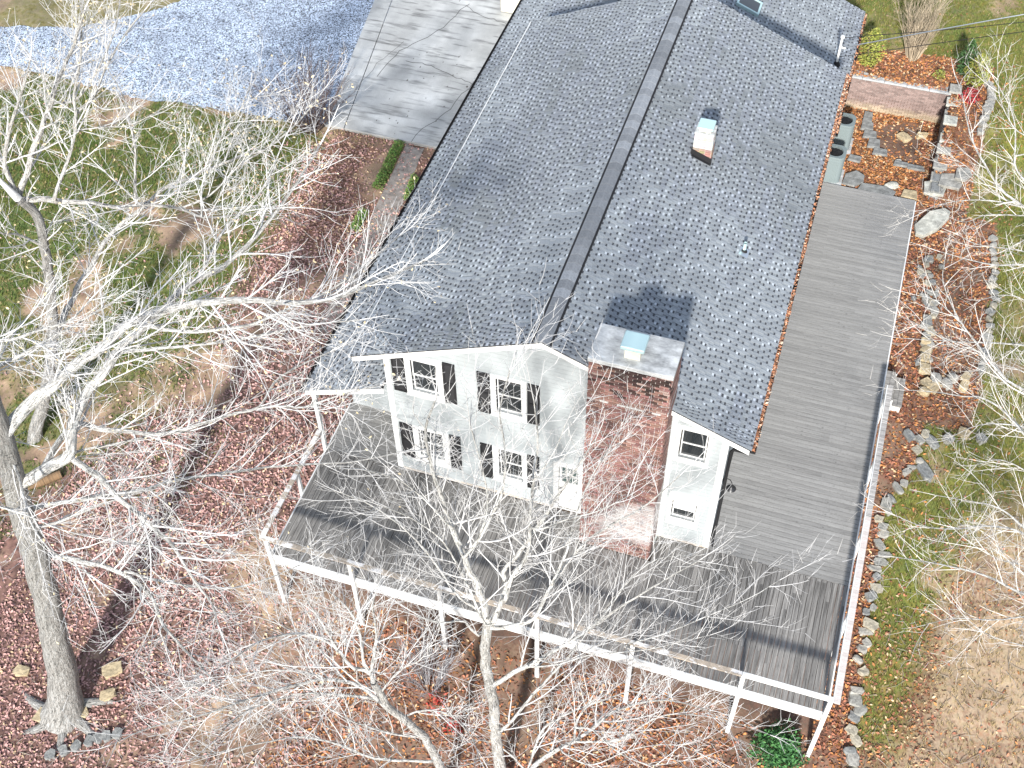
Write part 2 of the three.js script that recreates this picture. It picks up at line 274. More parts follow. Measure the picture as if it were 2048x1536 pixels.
{
  const gravelMap = tex(1024, 1024, (x, y) => { const s = LAT[((x >> 2) * 37 + (y >> 2) * 101) & 65535], f = vn(x * 0.17, y * 0.17), c = fbm(x * 0.012, y * 0.012, 3), v = (0.62 + (s - 0.5) * 1.1 + (f - 0.5) * 0.9) * (0.9 + (c - 0.5) * 0.5); return [v * 0.55, v * 0.64, v * 0.77]; }, true, 0.14, 0.14);
  const gb = tex(256, 256, (x, y) => g3(LAT[((x >> 1) * 53 + (y >> 1) * 19) & 65535]), false, 0.6, 0.6);
  sheet('gravel_drive', [[-30, -14.6], [-23.6, -15.8], [-20.6, -16.6], [-18.2, -18.4], [-17.2, -19.6], [-15, -24], [-13, -31], [-9.2, -31]], [[-30, -13.4], [-22.3, -13.7], [-19.3, -13.6], [-16.6, -13.45], [-13.5, -13.6], [-10.3, -13.8], [-9.6, -13.9], [-8.45, -14.0]], 0.03, std([1, 1, 1], { map: gravelMap, bumpMap: gb, bumpScale: 0.012, roughness: 0.95 }), 90, 40).userData.label = 'blue grey crushed gravel drive';
  // concrete pad in two pours with an open joint between them
  const cmap = document.createElement('canvas'); cmap.width = cmap.height = 1024; const cx = cmap.getContext('2d'), im = cx.createImageData(1024, 1024);
  for (let y = 0; y < 1024; y++) for (let x = 0; x < 1024; x++) {
    const a = fbm(x * 0.006, y * 0.02, 4), b = fbm(x * 0.02 + 60, y * 0.012, 4), f = LAT[(x * 29 + y * 71) & 65535], d = fbm(x * 0.012, y * 0.12 + 30, 3); let v = 208 + (a - 0.5) * 70 + (b - 0.5) * 45 + (f - 0.5) * 20 - Math.max(0, d - 0.56) * 200;
    const k = (y * 1024 + x) * 4; im.data[k] = v; im.data[k + 1] = v * 0.995; im.data[k + 2] = v * 0.975; im.data[k + 3] = 255;
  }
  cx.putImageData(im, 0, 0); cx.lineCap = 'round';
  const crack = (x, y, dx, dy, n, w) => { cx.strokeStyle = 'rgba(60,58,55,0.8)'; cx.lineWidth = w; cx.beginPath(); cx.moveTo(x, y); for (let i = 0; i < n; i++) { x += dx + (rnd() - 0.5) * 26; y += dy + (rnd() - 0.5) * 22; cx.lineTo(x, y); } cx.stroke(); };
  crack(560, 0, 4, 34, 12, 2.4); crack(610, 400, -14, 26, 14, 2.6); crack(200, 300, 34, 2, 12, 1.8); crack(600, 410, 30, 3, 14, 1.6); crack(860, 560, -9, 26, 17, 2.2); crack(0, 120, 30, 3, 34, 1.6); crack(480, 700, 32, 4, 17, 1.8); crack(420, 620, -9, 30, 12, 1.5); crack(820, 700, 20, 2, 10, 1.6);
  for (let i = 0; i < 70; i++) { cx.fillStyle = 'rgba(50,42,36,' + rr(0.3, 0.8) + ')'; cx.beginPath(); cx.ellipse(rr(500, 1000), rr(600, 1010), rr(1, 4), rr(1, 4), 0, 0, 7); cx.fill(); }
  const ct = new THREE.CanvasTexture(cmap); ct.colorSpace = THREE.SRGBColorSpace; ct.wrapS = ct.wrapT = THREE.ClampToEdgeWrapping;
  const cm = std([0.70, 0.71, 0.71], { map: ct, roughness: 0.9 }), pad = new THREE.Group(); pad.name = 'concrete_pad'; pad.userData = { kind: 'structure', label: 'cracked pale concrete parking pad beside the house' }; scene.add(pad);
  const quad = (xa0, xb0, xa1, xb1, z0, z1) => { // x range at the far end (z0) and at the near end (z1)
    const g = new THREE.BufferGeometry(), P = [], U = [], I = [], N = 24;
    for (let j = 0; j <= N; j++) { const t = j / N, z = lerp(z0, z1, t), y = lerp(-0.06, -0.5, t); for (const x of [lerp(xa0, xa1, t), lerp(xb0, xb1, t)]) { P.push(x, y, z); U.push((x + 11.2) / 9, 1 - (z + 28) / 14.2); } }
    for (let j = 0; j < N; j++) I.push(j * 2, j * 2 + 2, j * 2 + 1, j * 2 + 1, j * 2 + 2, j * 2 + 3);
    const s = P.length / 3, dn = [[0, 1], [N * 2, N * 2 + 1]];
    const tb = [P.slice(-6, -3), P.slice(-3)]; for (const q of tb) { P.push(q[0], q[1], q[2], q[0], q[1] - 0.25, q[2]); U.push(0.5, 0.02, 0.5, 0.0); } I.push(s, s + 1, s + 2, s + 2, s + 1, s + 3);
    for (const e of [0, 1]) { const b = P.length / 3; for (const j of [0, N]) { const q = (j * 2 + e) * 3; P.push(P[q], P[q + 1], P[q + 2], P[q], P[q + 1] - 0.25, P[q + 2]); U.push(0.1, 0.1, 0.1, 0.12); } e ? I.push(b, b + 2, b + 1, b + 1, b + 2, b + 3) : I.push(b, b + 1, b + 2, b + 2, b + 1, b + 3); }
    g.setAttribute('position', new THREE.Float32BufferAttribute(P, 3)); g.setAttribute('uv', new THREE.Float32BufferAttribute(U, 2)); g.setIndex(I); g.computeVertexNormals(); mesh('slab', g, cm, pad);
  };
  quad(-10.55, -9.93, -8.55, -7.75, -28, -13.95); quad(-9.9, -2.2, -7.72, -2.2, -28, -13.95);
  sheet('garden_path', [[-5.25, -13.85], [-5.15, -11], [-5.05, -8.5], [-4.9, -5]], [[-4.55, -13.75], [-4.3, -11], [-4.1, -8.5], [-3.9, -5]], 0.03, std([0.30, 0.27, 0.25], { map: stoneMap }), 30, 4).userData.label = 'narrow stone path under fallen leaves along the house';
}
// ---------- house ----------
const house = thing('house', 'pale two storey house with grey shingle gable roof and tall brick chimney', 'house');
const HW = 8.84, RX = 4.243, RY = 6.965, PR = 0.406, PL = 0.442, EL = -0.76, ER = 9.345, ZF = 0.263, ZB = -14.95, ZR = -22.1, DR = 2.3;
const roofY = x => x > RX ? RY - PR * (x - RX) : RY - PL * (RX - x);
const wins = [ // glass x0 x1 y0 y1, trim x0 x1 y0 y1, half drawn blind
  [0.75, 1.43, 3.68, 4.84, 0.57, 1.58, 3.50, 4.98, 0], [3.02, 3.66, 3.68, 4.93, 2.86, 3.79, 3.52, 5.04, 0],
  [0.76, 1.43, 0.89, 2.00, 0.58, 1.60, 0.63, 2.12, 0], [3.03, 3.66, 0.89, 2.04, 2.84, 3.78, 0.65, 2.12, 0],
  [7.71, 8.33, 3.66, 4.72, 7.57, 8.44, 3.53, 4.88, 0], [7.75, 8.34, 1.03, 1.78, 7.63, 8.45, 0.79, 2.13, 1]];
{
  // gable wall with real openings
  const hole = (s, x0, x1, y0, y1) => { const p = new THREE.Path(); p.moveTo(x0, y0); p.lineTo(x0, y1); p.lineTo(x1, y1); p.lineTo(x1, y0); p.closePath(); s.holes.push(p); };
  const gable = (holes, z, top, xa = 0, xb = HW) => {
    const s = new THREE.Shape(); s.moveTo(xa, -2.2); s.lineTo(xb, -2.2); s.lineTo(xb, top(xb)); if (xa < RX && xb > RX) s.lineTo(RX, top(RX)); s.lineTo(xa, top(xa)); s.closePath();
    for (const h of holes) hole(s, ...h); const g = new THREE.ExtrudeGeometry(s, { depth: 0.16, bevelEnabled: false }); g.translate(0, 0, z - 0.16); return g;
  };
  mesh('gable_wall', gable([...wins.map(w => [w[0] - 0.04, w[1] + 0.04, w[2] - 0.04, w[3] + 0.04]), [4.66, 5.27, 0.05, 2.03]], 0, x => roofY(x) - 0.05), M.siding, house);
  mesh('rear_wall', gable([], ZB + 0.4, x => roofY(x) - 0.05), M.siding, house);
  mesh('rear_wing_wall', gable([], ZR + 0.35, x => (x > RX ? roofY(x) : RY - 0.287 * (RX - x)) - DR - 0.08), M.siding, house);
  mesh('side_wall', boxG(HW - 0.16, HW - 0.003, -2.2, 4.9, ZB + 0.41, -0.162), M.siding, house); mesh('side_wall', boxG(HW - 0.17, HW - 0.013, -2.2, 2.6, ZR + 0.36, ZB + 0.4), M.siding, house);
  mesh('side_wall', boxG(0.003, 0.16, -2.2, 4.85, ZB + 0.41, -0.162), M.siding, house);
  // low wing on the left, its front wall set back behind the porch
  const lw = new THREE.Shape(); lw.moveTo(-2.12, -2); lw.lineTo(0, -2); lw.lineTo(0, 3.55); lw.lineTo(-2.12, 2.72); lw.closePath();
  const lg = new THREE.ExtrudeGeometry(lw, { depth: 0.14, bevelEnabled: false }); lg.translate(0, 0, -1.87); mesh('wing_wall', lg, M.siding, house);
  mesh('wing_wall', boxG(-2.12, -1.98, -2, 2.7, ZR, -1.875), M.siding, house);
  mesh('floor_slab', boxG(0.165, HW - 0.165, -0.3, -0.05, ZR + 0.4, -0.17), M.inner, house);
  // white corner boards
  for (const [a, b, t] of [[-0.012, 0.15, 4.72], [HW - 0.16, HW + 0.012, 4.84], [7.44, 7.56, 5.38]]) mesh('corner_board', rbox(a, b, 0.03, t, -0.05, 0.028, 0.006), M.white, house);
  mesh('water_table', rbox(0.16, 5.5, 0.0, 0.06, -0.05, 0.03, 0.004), M.worn, house); mesh('water_table', rbox(7.43, HW + 0.01, -0.03, 0.028, -0.05, 0.035, 0.004), M.worn, house);
  // rake boards
  const rake = (x0, x1, dy, z0, z1, hgt) => { const s = new THREE.Shape(); s.moveTo(x0, roofY(x0) - hgt - dy); s.lineTo(x1, roofY(x1) - hgt - dy); s.lineTo(x1, roofY(x1) - dy); s.lineTo(x0, roofY(x0) - dy); s.closePath(); const g = new THREE.ExtrudeGeometry(s, { depth: z1 - z0, bevelEnabled: false }); g.translate(0, 0, z0); return g; };
  for (const [a, b] of [[EL, RX], [RX, ER]]) { mesh('rake_board', rake(a, b, 0.012, ZF - 0.045, ZF, 0.2), M.white, house); mesh('soffit', rake(a, b, 0.19, 0.002, ZF - 0.046, 0.02), M.white, house); mesh('rake_board', rake(a, b, 0.012, ZB, ZB + 0.04, 0.2), M.white, house); mesh('roof_deck', rake(a, b, 0.03, ZB + 0.042, ZF - 0.047, 0.03), M.soilWood, house); }
  // eave boards
  mesh('fascia', boxG(EL + 0.002, EL + 0.03, roofY(EL) - 0.2, roofY(EL) - 0.02, ZB + 0.05, ZF - 0.05), M.white, house);
  mesh('fascia', boxG(ER - 0.03, ER - 0.002, roofY(ER) - 0.2, roofY(ER) - 0.02, ZB + 0.05, ZF - 0.05), M.white, house);
  mesh('fascia', boxG(ER + 0.06, ER + 0.085, roofY(ER + 0.1) - DR - 0.2, roofY(ER + 0.1) - DR - 0.02, ZR, ZB + 0.3), M.white, house);
  // windows
  for (const [x0, x1, y0, y1, a0, a1, b0, b1, bl] of wins) {
    const s = new THREE.Shape(); s.moveTo(a0, b0); s.lineTo(a1, b0); s.lineTo(a1, b1); s.lineTo(a0, b1); s.closePath(); const p = new THREE.Path(); p.moveTo(x0 - 0.03, y0 - 0.03); p.lineTo(x0 - 0.03, y1 + 0.03); p.lineTo(x1 + 0.03, y1 + 0.03); p.lineTo(x1 + 0.03, y0 - 0.03); p.closePath(); s.holes.push(p);
    const g = new THREE.ExtrudeGeometry(s, { depth: 0.03, bevelEnabled: true, bevelSize: 0.004, bevelThickness: 0.004, bevelSegments: 1 }); g.translate(0, 0, 0.004);
    const w = mesh('window', g, M.white, house), ym = (y0 + y1) / 2;
    const bars = new MB(); for (const [ya, yb, z] of [[ym - 0.01, y1, -0.03], [y0, ym + 0.03, -0.06]]) { bars.box((x0 + x1) / 2, ya + 0.02, z, x1 - x0, 0.04, 0.03); bars.box((x0 + x1) / 2, yb - 0.015, z, x1 - x0, 0.03, 0.03); bars.box(x0 + 0.015, (ya + yb) / 2, z, 0.03, yb - ya - 0.075, 0.03); bars.box(x1 - 0.015, (ya + yb) / 2, z, 0.03, yb - ya - 0.075, 0.03); }
    mesh('sash', bars.geo(), M.white, w);
    mesh('pane', boxG(x0 + 0.028, x1 - 0.028, ym + 0.028, y1 - 0.028, -0.038, -0.032), M.glass, w); mesh('pane', boxG(x0 + 0.028, x1 - 0.028, y0 + 0.038, ym - 0.002, -0.068, -0.062), M.glass, w);
    mesh('sill', rbox(a0 - 0.02, a1 + 0.02, b0 - 0.03, b0 + 0.012, -0.02, 0.07, 0.006), M.white, w);
    mesh('blocking', boxG(x0 - 0.05, x1 + 0.05, y0 - 0.05, y1 + 0.05, -0.2, -0.165), M.inner, w);
    if (bl) { const sl = new MB(); for (let y = ym + 0.04; y < y1 - 0.06; y += 0.045) sl.box((x0 + x1) / 2, y + 0.02, -0.022, x1 - x0 - 0.064, 0.034, 0.012); mesh('blind', sl.geo(), M.blind, w); }
  }
  // louvred shutters
  for (const [x0, x1, y0, y1] of [[0.20, 0.545, 3.5, 5.0], [1.60, 1.92, 3.5, 5.06], [2.50, 2.835, 3.48, 5.04], [3.815, 4.13, 3.5, 5.04], [0.20, 0.555, 0.65, 2.12], [1.625, 1.93, 0.65, 2.12], [2.49, 2.815, 0.63, 2.12], [3.805, 4.13, 0.66, 2.12]]) {
    const f = new MB(), xc = (x0 + x1) / 2, yc = (y0 + y1) / 2; f.box(x0 + 0.025, yc, 0.022, 0.05, y1 - y0, 0.035); f.box(x1 - 0.025, yc, 0.022, 0.05, y1 - y0, 0.035); for (const y of [y0 + 0.035, yc, y1 - 0.035]) f.box(xc, y, 0.021, x1 - x0 - 0.1, 0.07, 0.031);
    const sh = mesh('shutter', f.geo(), M.black, house), l = new MB();
    for (let y = y0 + 0.09; y < y1 - 0.08; y += 0.045) { if (Math.abs(y - yc) < 0.055) continue; const m = M4().makeRotationX(-0.7).setPosition(xc, y, 0.018); l.box(0, 0, 0, x1 - x0 - 0.1, 0.042, 0.007, [1, 1, 1], m); }
    mesh('louver', l.geo(), M.black, sh, 'stuff');
  }
  // door
  const ds = new THREE.Shape(); ds.moveTo(4.53, 0.0); ds.lineTo(5.38, 0.0); ds.lineTo(5.38, 2.15); ds.lineTo(4.53, 2.15); ds.closePath(); const dp = new THREE.Path(); dp.moveTo(4.67, 0.07); dp.lineTo(4.67, 2.02); dp.lineTo(5.26, 2.02); dp.lineTo(5.26, 0.07); dp.closePath(); ds.holes.push(dp);
  const df = new THREE.ExtrudeGeometry(ds, { depth: 0.03, bevelEnabled: true, bevelSize: 0.004, bevelThickness: 0.004, bevelSegments: 1 }); df.translate(0, 0, 0.004);
  const door = mesh('door', df, M.white, house);
  mesh('panel', boxG(4.68, 5.25, 0.075, 1.25, -0.06, -0.02), M.white, door); mesh('panel', rbox(4.75, 5.18, 0.3, 1.12, -0.022, -0.008, 0.006), M.white, door); mesh('door_top', boxG(4.68, 5.25, 1.92, 2.015, -0.06, -0.02), M.white, door);
  mesh('stile', boxG(4.68, 4.74, 1.252, 1.918, -0.06, -0.02), M.white, door); mesh('stile', boxG(5.19, 5.25, 1.252, 1.918, -0.06, -0.02), M.white, door);
  for (let i = 0; i < 3; i++) for (let j = 0; j < 2; j++) mesh('pane', boxG(4.745 + i * 0.15, 4.88 + i * 0.15, 1.262 + j * 0.33, 1.575 + j * 0.33, -0.048, -0.04), M.doorGlass, door);
  mesh('muntin', new MB().box(4.8875, 1.585, -0.04, 0.014, 0.66, 0.02).box(5.0375, 1.585, -0.04, 0.014, 0.66, 0.02).box(4.812, 1.583, -0.04, 0.135, 0.016, 0.018).box(4.9625, 1.583, -0.04, 0.135, 0.016, 0.018).box(5.113, 1.583, -0.04, 0.135, 0.016, 0.018).geo(), M.white, door);
  mesh('knob', new THREE.SphereGeometry(0.03, 12, 8).translate(4.72, 1.0, 0.02), M.black, door); mesh('threshold', boxG(4.6, 5.34, 0.01, 0.06, -0.06, 0.06), M.soilWood, door);

  // shingles: one piece is a metre long strip with raised tabs; gaps between the tabs carry darker granules
  const EX = 0.146, variants = [];
  for (let v = 0; v < 10; v++) {
    const b = new MB(), tone = 0.84 + v * 0.036, bl = rr(0.98, 1.05), t0 = [0.280 * tone, 0.304 * tone, 0.320 * tone * bl]; // local axes: x along the eave, z down the slope, y out of the roof
    const A = [0, 0.004, 0], Bq = [1, 0.004, 0], C = [1, 0.014, EX + 0.012], D = [0, 0.014, EX + 0.012];
    b.tri4(D, C, Bq, A, t0); b.tri4([0, 0.0, EX + 0.012], [1, 0.0, EX + 0.012], C, D, t0.map(q => q * 0.8));
    let x = rr(0, 0.06);
    while (x < 0.98) {
      const w = Math.min(rr(0.08, 0.125), 1 - x), k = rr(0.86, 1.22), m = M4().makeRotationX(-0.063);
      b.box(x + w / 2, 0.0145, EX / 2 + 0.007, w, 0.009, EX + 0.006, t0.map(q => q * k), m, rnd() * 5, rnd() * 5, false);
      const gp = rr(0.075, 0.11); if (x + w + gp < 1) { b.box(x + w + gp / 2, 0.0128, EX + 0.012 - 0.028 + (rnd() < 0.3 ? -0.03 : 0), gp, 0.006, 0.044, [0.055, 0.06, 0.07], m, 0, 0, false); if (rnd() < 0.3) b.box(x + w + gp / 2, 0.0125, EX * 0.35, gp, 0.004, 0.06, t0.map(q => q * 1.75), m, 0, 0, false); }
      x += w + gp;
    }
    variants.push(b.geo());
  }
  function shingleSlope(parent, name, side, drop, zFront, zBack, xTop, yTop, pitch, run, indiv, front) {
    const L = Math.hypot(run, run * pitch), n = Math.ceil((L - 0.05) / EX), a = Math.atan(pitch), list = [];
    const ex = new THREE.Vector3(0, 0, side > 0 ? -1 : 1), ez = new THREE.Vector3(side * Math.cos(a), -Math.sin(a), 0), ey = new THREE.Vector3().crossVectors(ez, ex);
    const bas = M4().makeBasis(ex, ey, ez), rest = [];
    for (let k = 0; k < n; k++) {
      const s = L - (k + 1) * EX; if (s < -0.06) break;
      let z = zFront - 0.001, off = rnd() * 0.7 + 0.3; const top = Math.max(s, 0);
      while (z > zBack + 0.01) {
        const len = Math.min(z === zFront - 0.001 ? off : 1, z - zBack); const zz = side > 0 ? z : z - len;
        const m = bas.clone(); m.setPosition(xTop + side * Math.cos(a) * top, yTop - drop - Math.sin(a) * top, zz);
        m.multiply(M4().makeScale(len, 1, 1)); list.push([m, z, variants[clamp(Math.floor((fbm(xTop + side * top * 0.45, z * 0.45 + 30, 3) - 0.5) * 22 + 4.2 + rnd() * 3.2), 0, 9)]]); z -= len;
      }
    }
    list.sort((p, q) => q[1] - p[1]); let c = 0;
    for (const [m, z, g] of list) { if (c < indiv) { const o = mesh('shingle', g, M.shingle, parent); o.applyMatrix4(m); c++; } else { rest.push(g.clone().applyMatrix4(m)); } }
    if (rest.length) mesh('shingles', mergeGeometries(rest), M.shingle, parent, 'stuff');
  }
  const slab = (name, side, x0, y0, run, pitch, z0, z1, drop) => { // sheathing under the shingles
    const s = new THREE.Shape(), x1 = x0 + side * run, y1 = y0 - run * pitch; s.moveTo(x0, y0 - drop - 0.028); s.lineTo(x1, y1 - drop - 0.028); s.lineTo(x1, y1 - drop - 0.003); s.lineTo(x0, y0 - drop - 0.003); s.closePath();
    const g = new THREE.ExtrudeGeometry(s, { depth: z0 - z1, bevelEnabled: false }); g.translate(0, 0, z1); return mesh(name, g, M.black, house);
  };
  const rR = slab('roof_slope', 1, RX, RY, ER - RX + 0.02, PR, ZF + 0.015, ZB - 0.01, 0), rL = slab('roof_slope', -1, RX, RY, RX - EL + 0.02, PL, ZF + 0.015, ZB - 0.01, 0);
  shingleSlope(rR, 's', 1, 0, ZF + 0.02, ZB - 0.015, RX, RY, PR, ER - RX + 0.03, 150);
  shingleSlope(rL, 's', -1, 0, ZF + 0.02, ZB - 0.015, RX, RY, PL, RX - EL + 0.03, 120);
  const bR = slab('rear_roof_slope', 1, RX, RY, ER - RX + 0.1, PR, ZB + 0.3, ZR, DR), bL = slab('rear_roof_slope', -1, RX, RY, RX + 2.38, 0.287, ZB + 0.3, ZR - 3, DR);
  shingleSlope(bR, 's', 1, DR, ZB + 0.3, ZR - 0.02, RX, RY, PR, ER - RX + 0.12, 0); shingleSlope(bL, 's', -1, DR, ZB + 0.3, ZR - 3, RX, RY, 0.287, RX + 2.4, 0);
  const pL = slab('porch_roof_slope', -1, -0.02, 3.70, 2.36, 0.40, 0.24, ZB + 0.32, 0); shingleSlope(pL, 's', -1, 0, 0.25, ZB + 0.32, -0.02, 3.70, 0.40, 2.38, 30);
  mesh('wing_wall', boxG(-2.1, -0.02, -2, 2.6, -25, ZR - 0.05), M.siding, house);
  // porch roof trim
  const pr = new THREE.Shape(); pr.moveTo(-2.38, 2.56); pr.lineTo(-0.02, 3.5); pr.lineTo(-0.02, 3.69); pr.lineTo(-2.38, 2.75); pr.closePath(); const pg = new THREE.ExtrudeGeometry(pr, { depth: 0.04, bevelEnabled: false }); pg.translate(0, 0, 0.2); mesh('rake_board', pg, M.white, house);
  mesh('fascia', boxG(-2.4, -2.37, 2.56, 2.73, -24.9, 0.19), M.white, house); mesh('porch_beam', boxG(-2.24, -2.1, 2.4, 2.58, -1.72, 0.18), M.white, house);
  // ridge vent under overlapping cap shingles
  const capG = v => { const b = new MB(), t = v, c = [0.22 * t, 0.234 * t, 0.25 * t], w = 0.19; for (const s of [-1, 1]) { const p = s > 0 ? PR : PL; const o = [s * w, -w * p, 0]; const q = (x, y, z) => [x, y, z]; const a = q(0, 0.045, 0.16), b1 = q(o[0], o[1] + 0.045, 0.16), c1 = q(o[0], o[1] + 0.036, -0.16), d = q(0, 0.036, -0.16); s > 0 ? b.tri4(a, b1, c1, d, c) : b.tri4(b1, a, d, c1, c); const e = q(o[0], o[1] + 0.008, 0.16), f = q(o[0], o[1] + 0.008, -0.16); s > 0 ? b.tri4(e, f, c1, b1, [0.01, 0.01, 0.012]) : b.tri4(f, e, b1, c1, [0.01, 0.01, 0.012]); const g0 = q(0, 0.008, 0.16); s > 0 ? b.tri4(g0, e, b1, a, c) : b.tri4(e, g0, a, b1, c); } return b.geo(); };
  const caps = [0.72, 0.86, 0.98, 1.12, 1.4].map(capG);
  const mk = M.shingle; for (let z = ZF - 0.14; z > ZB; z -= 0.3) { const c = mesh('ridge_cap', caps[Math.min(4, Math.floor((vn(z * 0.9, 3) * 0.7 + rnd() * 0.5) * 5))], mk, house); c.position.set(RX, RY + (rnd() * 0.003), z); }
  
  for (const s of [-1, 1]) mesh('ridge_vent', boxG(RX + s * 0.215 - 0.028, RX + s * 0.215 + 0.028, RY - 0.215 * (s > 0 ? PR : PL) - 0.02, RY - 0.215 * (s > 0 ? PR : PL) + 0.045, ZB - 0.01, ZF), M.black, house);
  // gutters
  const gut = (x, y, z0, z1, dir) => { const b = new MB(), c = [1, 1, 1]; b.box(x, y - 0.06, (z0 + z1) / 2, 0.13, 0.008, z0 - z1, c); b.box(x + dir * 0.065, y - 0.02, (z0 + z1) / 2, 0.01, 0.09, z0 - z1, c); b.box(x - dir * 0.065, y - 0.02, (z0 + z1) / 2, 0.008, 0.07, z0 - z1, c); b.box(x, y - 0.03, z0 - 0.004, 0.12, 0.055, 0.008, c); return b.geo(); };
  mesh('gutter', gut(ER + 0.075, roofY(ER) - 0.06, ZF, ZB, 1), M.black, house); mesh('gutter', gut(ER + 0.16, roofY(ER + 0.1) - DR - 0.06, ZB - 0.02, ZR, 1), M.black, house);
  mesh('drip_edge', boxG(EL - 0.09, EL - 0.034, roofY(EL) - 0.09, roofY(EL) - 0.03, ZB, ZF), M.white, house); mesh('gutter', gut(-2.47, 2.68, 0.2, -25, -1), M.black, house);
  mesh('downspout', new MB().tube([[9.28, 4.6, 0.14], [9.2, 4.5, 0.05], [8.98, 4.35, -0.06], [8.92, 4.2, -0.08], [8.92, 0.3, -0.08], [8.97, 0.12, 0.0]].map(p => new THREE.Vector3(...p)), [0.045, 0.045, 0.045, 0.045, 0.045, 0.045], 8).geo(), M.black, house);
  // skylight
  const sa = Math.atan(PR), sm4 = M4().makeRotationZ(-sa).setPosition(5.65, roofY(5.65) - DR, -18.92), kerb = new MB(); for (const [x, z, w, d] of [[0, 0.34, 0.86, 0.07], [0, -0.34, 0.86, 0.07], [0.395, 0, 0.07, 0.61], [-0.395, 0, 0.07, 0.61]]) kerb.box(x, 0.06, z, w, 0.12, d, [1, 1, 1], sm4); const sl = mesh('skylight', kerb.geo(), M.paleMetal, house); mesh('pane', new MB().box(0, 0.09, 0, 0.72, 0.02, 0.61, [1, 1, 1], sm4).geo(), M.glass, sl);
  // vent pipe with lead collar, service mast
  const vp = mesh('vent_pipe', new THREE.CylinderGeometry(0.045, 0.05, 0.36, 14, 1, true).translate(7.96, 5.6, -5.62), M.paleMetal, house); mesh('flashing', new MB().box(0, 0.015, 0.03, 0.26, 0.012, 0.32, [1, 1, 1], M4().makeRotationZ(-sa).setPosition(7.96, roofY(7.96) + 0.02, -5.6)).geo(), M.metal, vp); mesh('collar', new THREE.CylinderGeometry(0.05, 0.1, 0.12, 14).translate(7.96, 5.5, -5.62), M.black, vp);
  const mast = mesh('service_mast', new MB().tube([[8.96, 2.7, -18.38], [8.96, 3.85, -18.38]].map(p => new THREE.Vector3(...p)), [0.04, 0.04], 10).geo(), M.white, house); mesh('weather_head', new THREE.SphereGeometry(0.075, 12, 8).scale(1, 0.8, 1.3).translate(8.97, 3.88, -18.34), M.white, mast); mesh('boot', new THREE.CylinderGeometry(0.06, 0.14, 0.14, 14).translate(8.96, 2.82, -18.38), M.black, mast); mesh('insulator', new THREE.CylinderGeometry(0.03, 0.03, 0.16, 10).rotateZ(1.4).translate(9.06, 3.45, -18.38), M.white, mast);

  // brick chimney
  const ch = mesh('chimney', boxG(5.535, 7.395, -1.8, 7.42, -0.14, 0.845), M.mortar, house);
  const bricks = [], BH = 0.075, face = (x, y) => { // brick colour at a spot: soot near the top, white bloom low on the right
    const n = fbm(x * 2.2, y * 2.2 + 7, 3), soot = sm(6.2, 7.2, y) * sm(5.4, 6.3, x) * sm(7.6, 7.0, x) * (0.4 + n), wh = sm(1.15, 0.55, Math.hypot((x - 6.85) / 0.95, (y - 1.5) / 1.05) + (n - 0.5) * 0.9), k = rr(0.7, 1.25);
    let c = [0.29 * k, 0.155 * k * rr(0.9, 1.1), 0.13 * k]; if (rnd() < 0.1) c = [0.14, 0.08, 0.07]; if (rnd() < 0.07) c = [0.42, 0.30, 0.26];
    if (rnd() < soot * 0.9) c = c.map(q => q * 0.22); const wk = clamp(wh * rr(0.5, 1.15)); c = c.map((q, i) => lerp(q, [0.60, 0.57, 0.55][i], wk)); if (Math.abs(y - 6.1) < 0.04 && rnd() < 0.85) c = [0.6, 0.57, 0.54]; return c;
  };
  for (let k = 0; k < 99; k++) {
    const y = 0.02 + k * BH + BH / 2; let x = 5.52; const o = k % 2;
    for (let i = 0; x < 7.40; i++) { const w = Math.min(o && i === 0 ? 0.1 : 0.205, 7.41 - x); if (w > 0.03) bricks.push([x + w / 2 - 0.005, y, 0.848 + rr(-0.002, 0.004), w - 0.015, BH - 0.016, 0.05, face(x + w / 2, y)]); x += w; }
    for (const sx of [5.533, 7.397]) for (let z = 0.86 - (o ? 0.1 : 0.205), i = 0; z > -0.16; i++) { const w = 0.205; bricks.push([sx, y, z - w / 2 + 0.09 - (o ? 0 : 0), 0.045, BH - 0.012, w - 0.011, face(7.4, y)]); z -= w; }
  }
  for (let k = 92; k < 99; k++) for (let x = 5.52; x < 7.3; x += 0.205) bricks.push([x + 0.1, 0.02 + k * BH + BH / 2, -0.145, 0.194, BH - 0.012, 0.04, face(x, 3)]);
  // the upper front courses show largest
  bricks.sort((a, b) => (b[2] > 0.8 ? b[1] : -9) - (a[2] > 0.8 ? a[1] : -9)); const rest = new MB();
  bricks.forEach(([x, y, z, w, h, d, c], i) => { if (i < 300) { const o = mesh('brick', new MB().box(0, 0, 0, w, h, d, c, null, rnd() * 9, rnd() * 9).geo(), M.brick, ch); o.position.set(x, y, z); } else rest.box(x, y, z, w, h, d, c, null, rnd() * 9, rnd() * 9); });
  mesh('bricks', rest.geo(), M.brick, ch, 'stuff');
  mesh('cap_slab', rbox(5.49, 7.44, 7.42, 7.55, -0.2, 0.90, 0.02), M.cap, ch);
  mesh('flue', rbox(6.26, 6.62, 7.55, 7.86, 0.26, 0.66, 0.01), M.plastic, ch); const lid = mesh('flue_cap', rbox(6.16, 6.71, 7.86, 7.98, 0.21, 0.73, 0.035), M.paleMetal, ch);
  // small chimney further back
  const sc = mesh('small_chimney', boxG(5.95, 6.44, 5.7, 6.98, -8.5, -8.08), M.mortar, house), r2 = new MB();
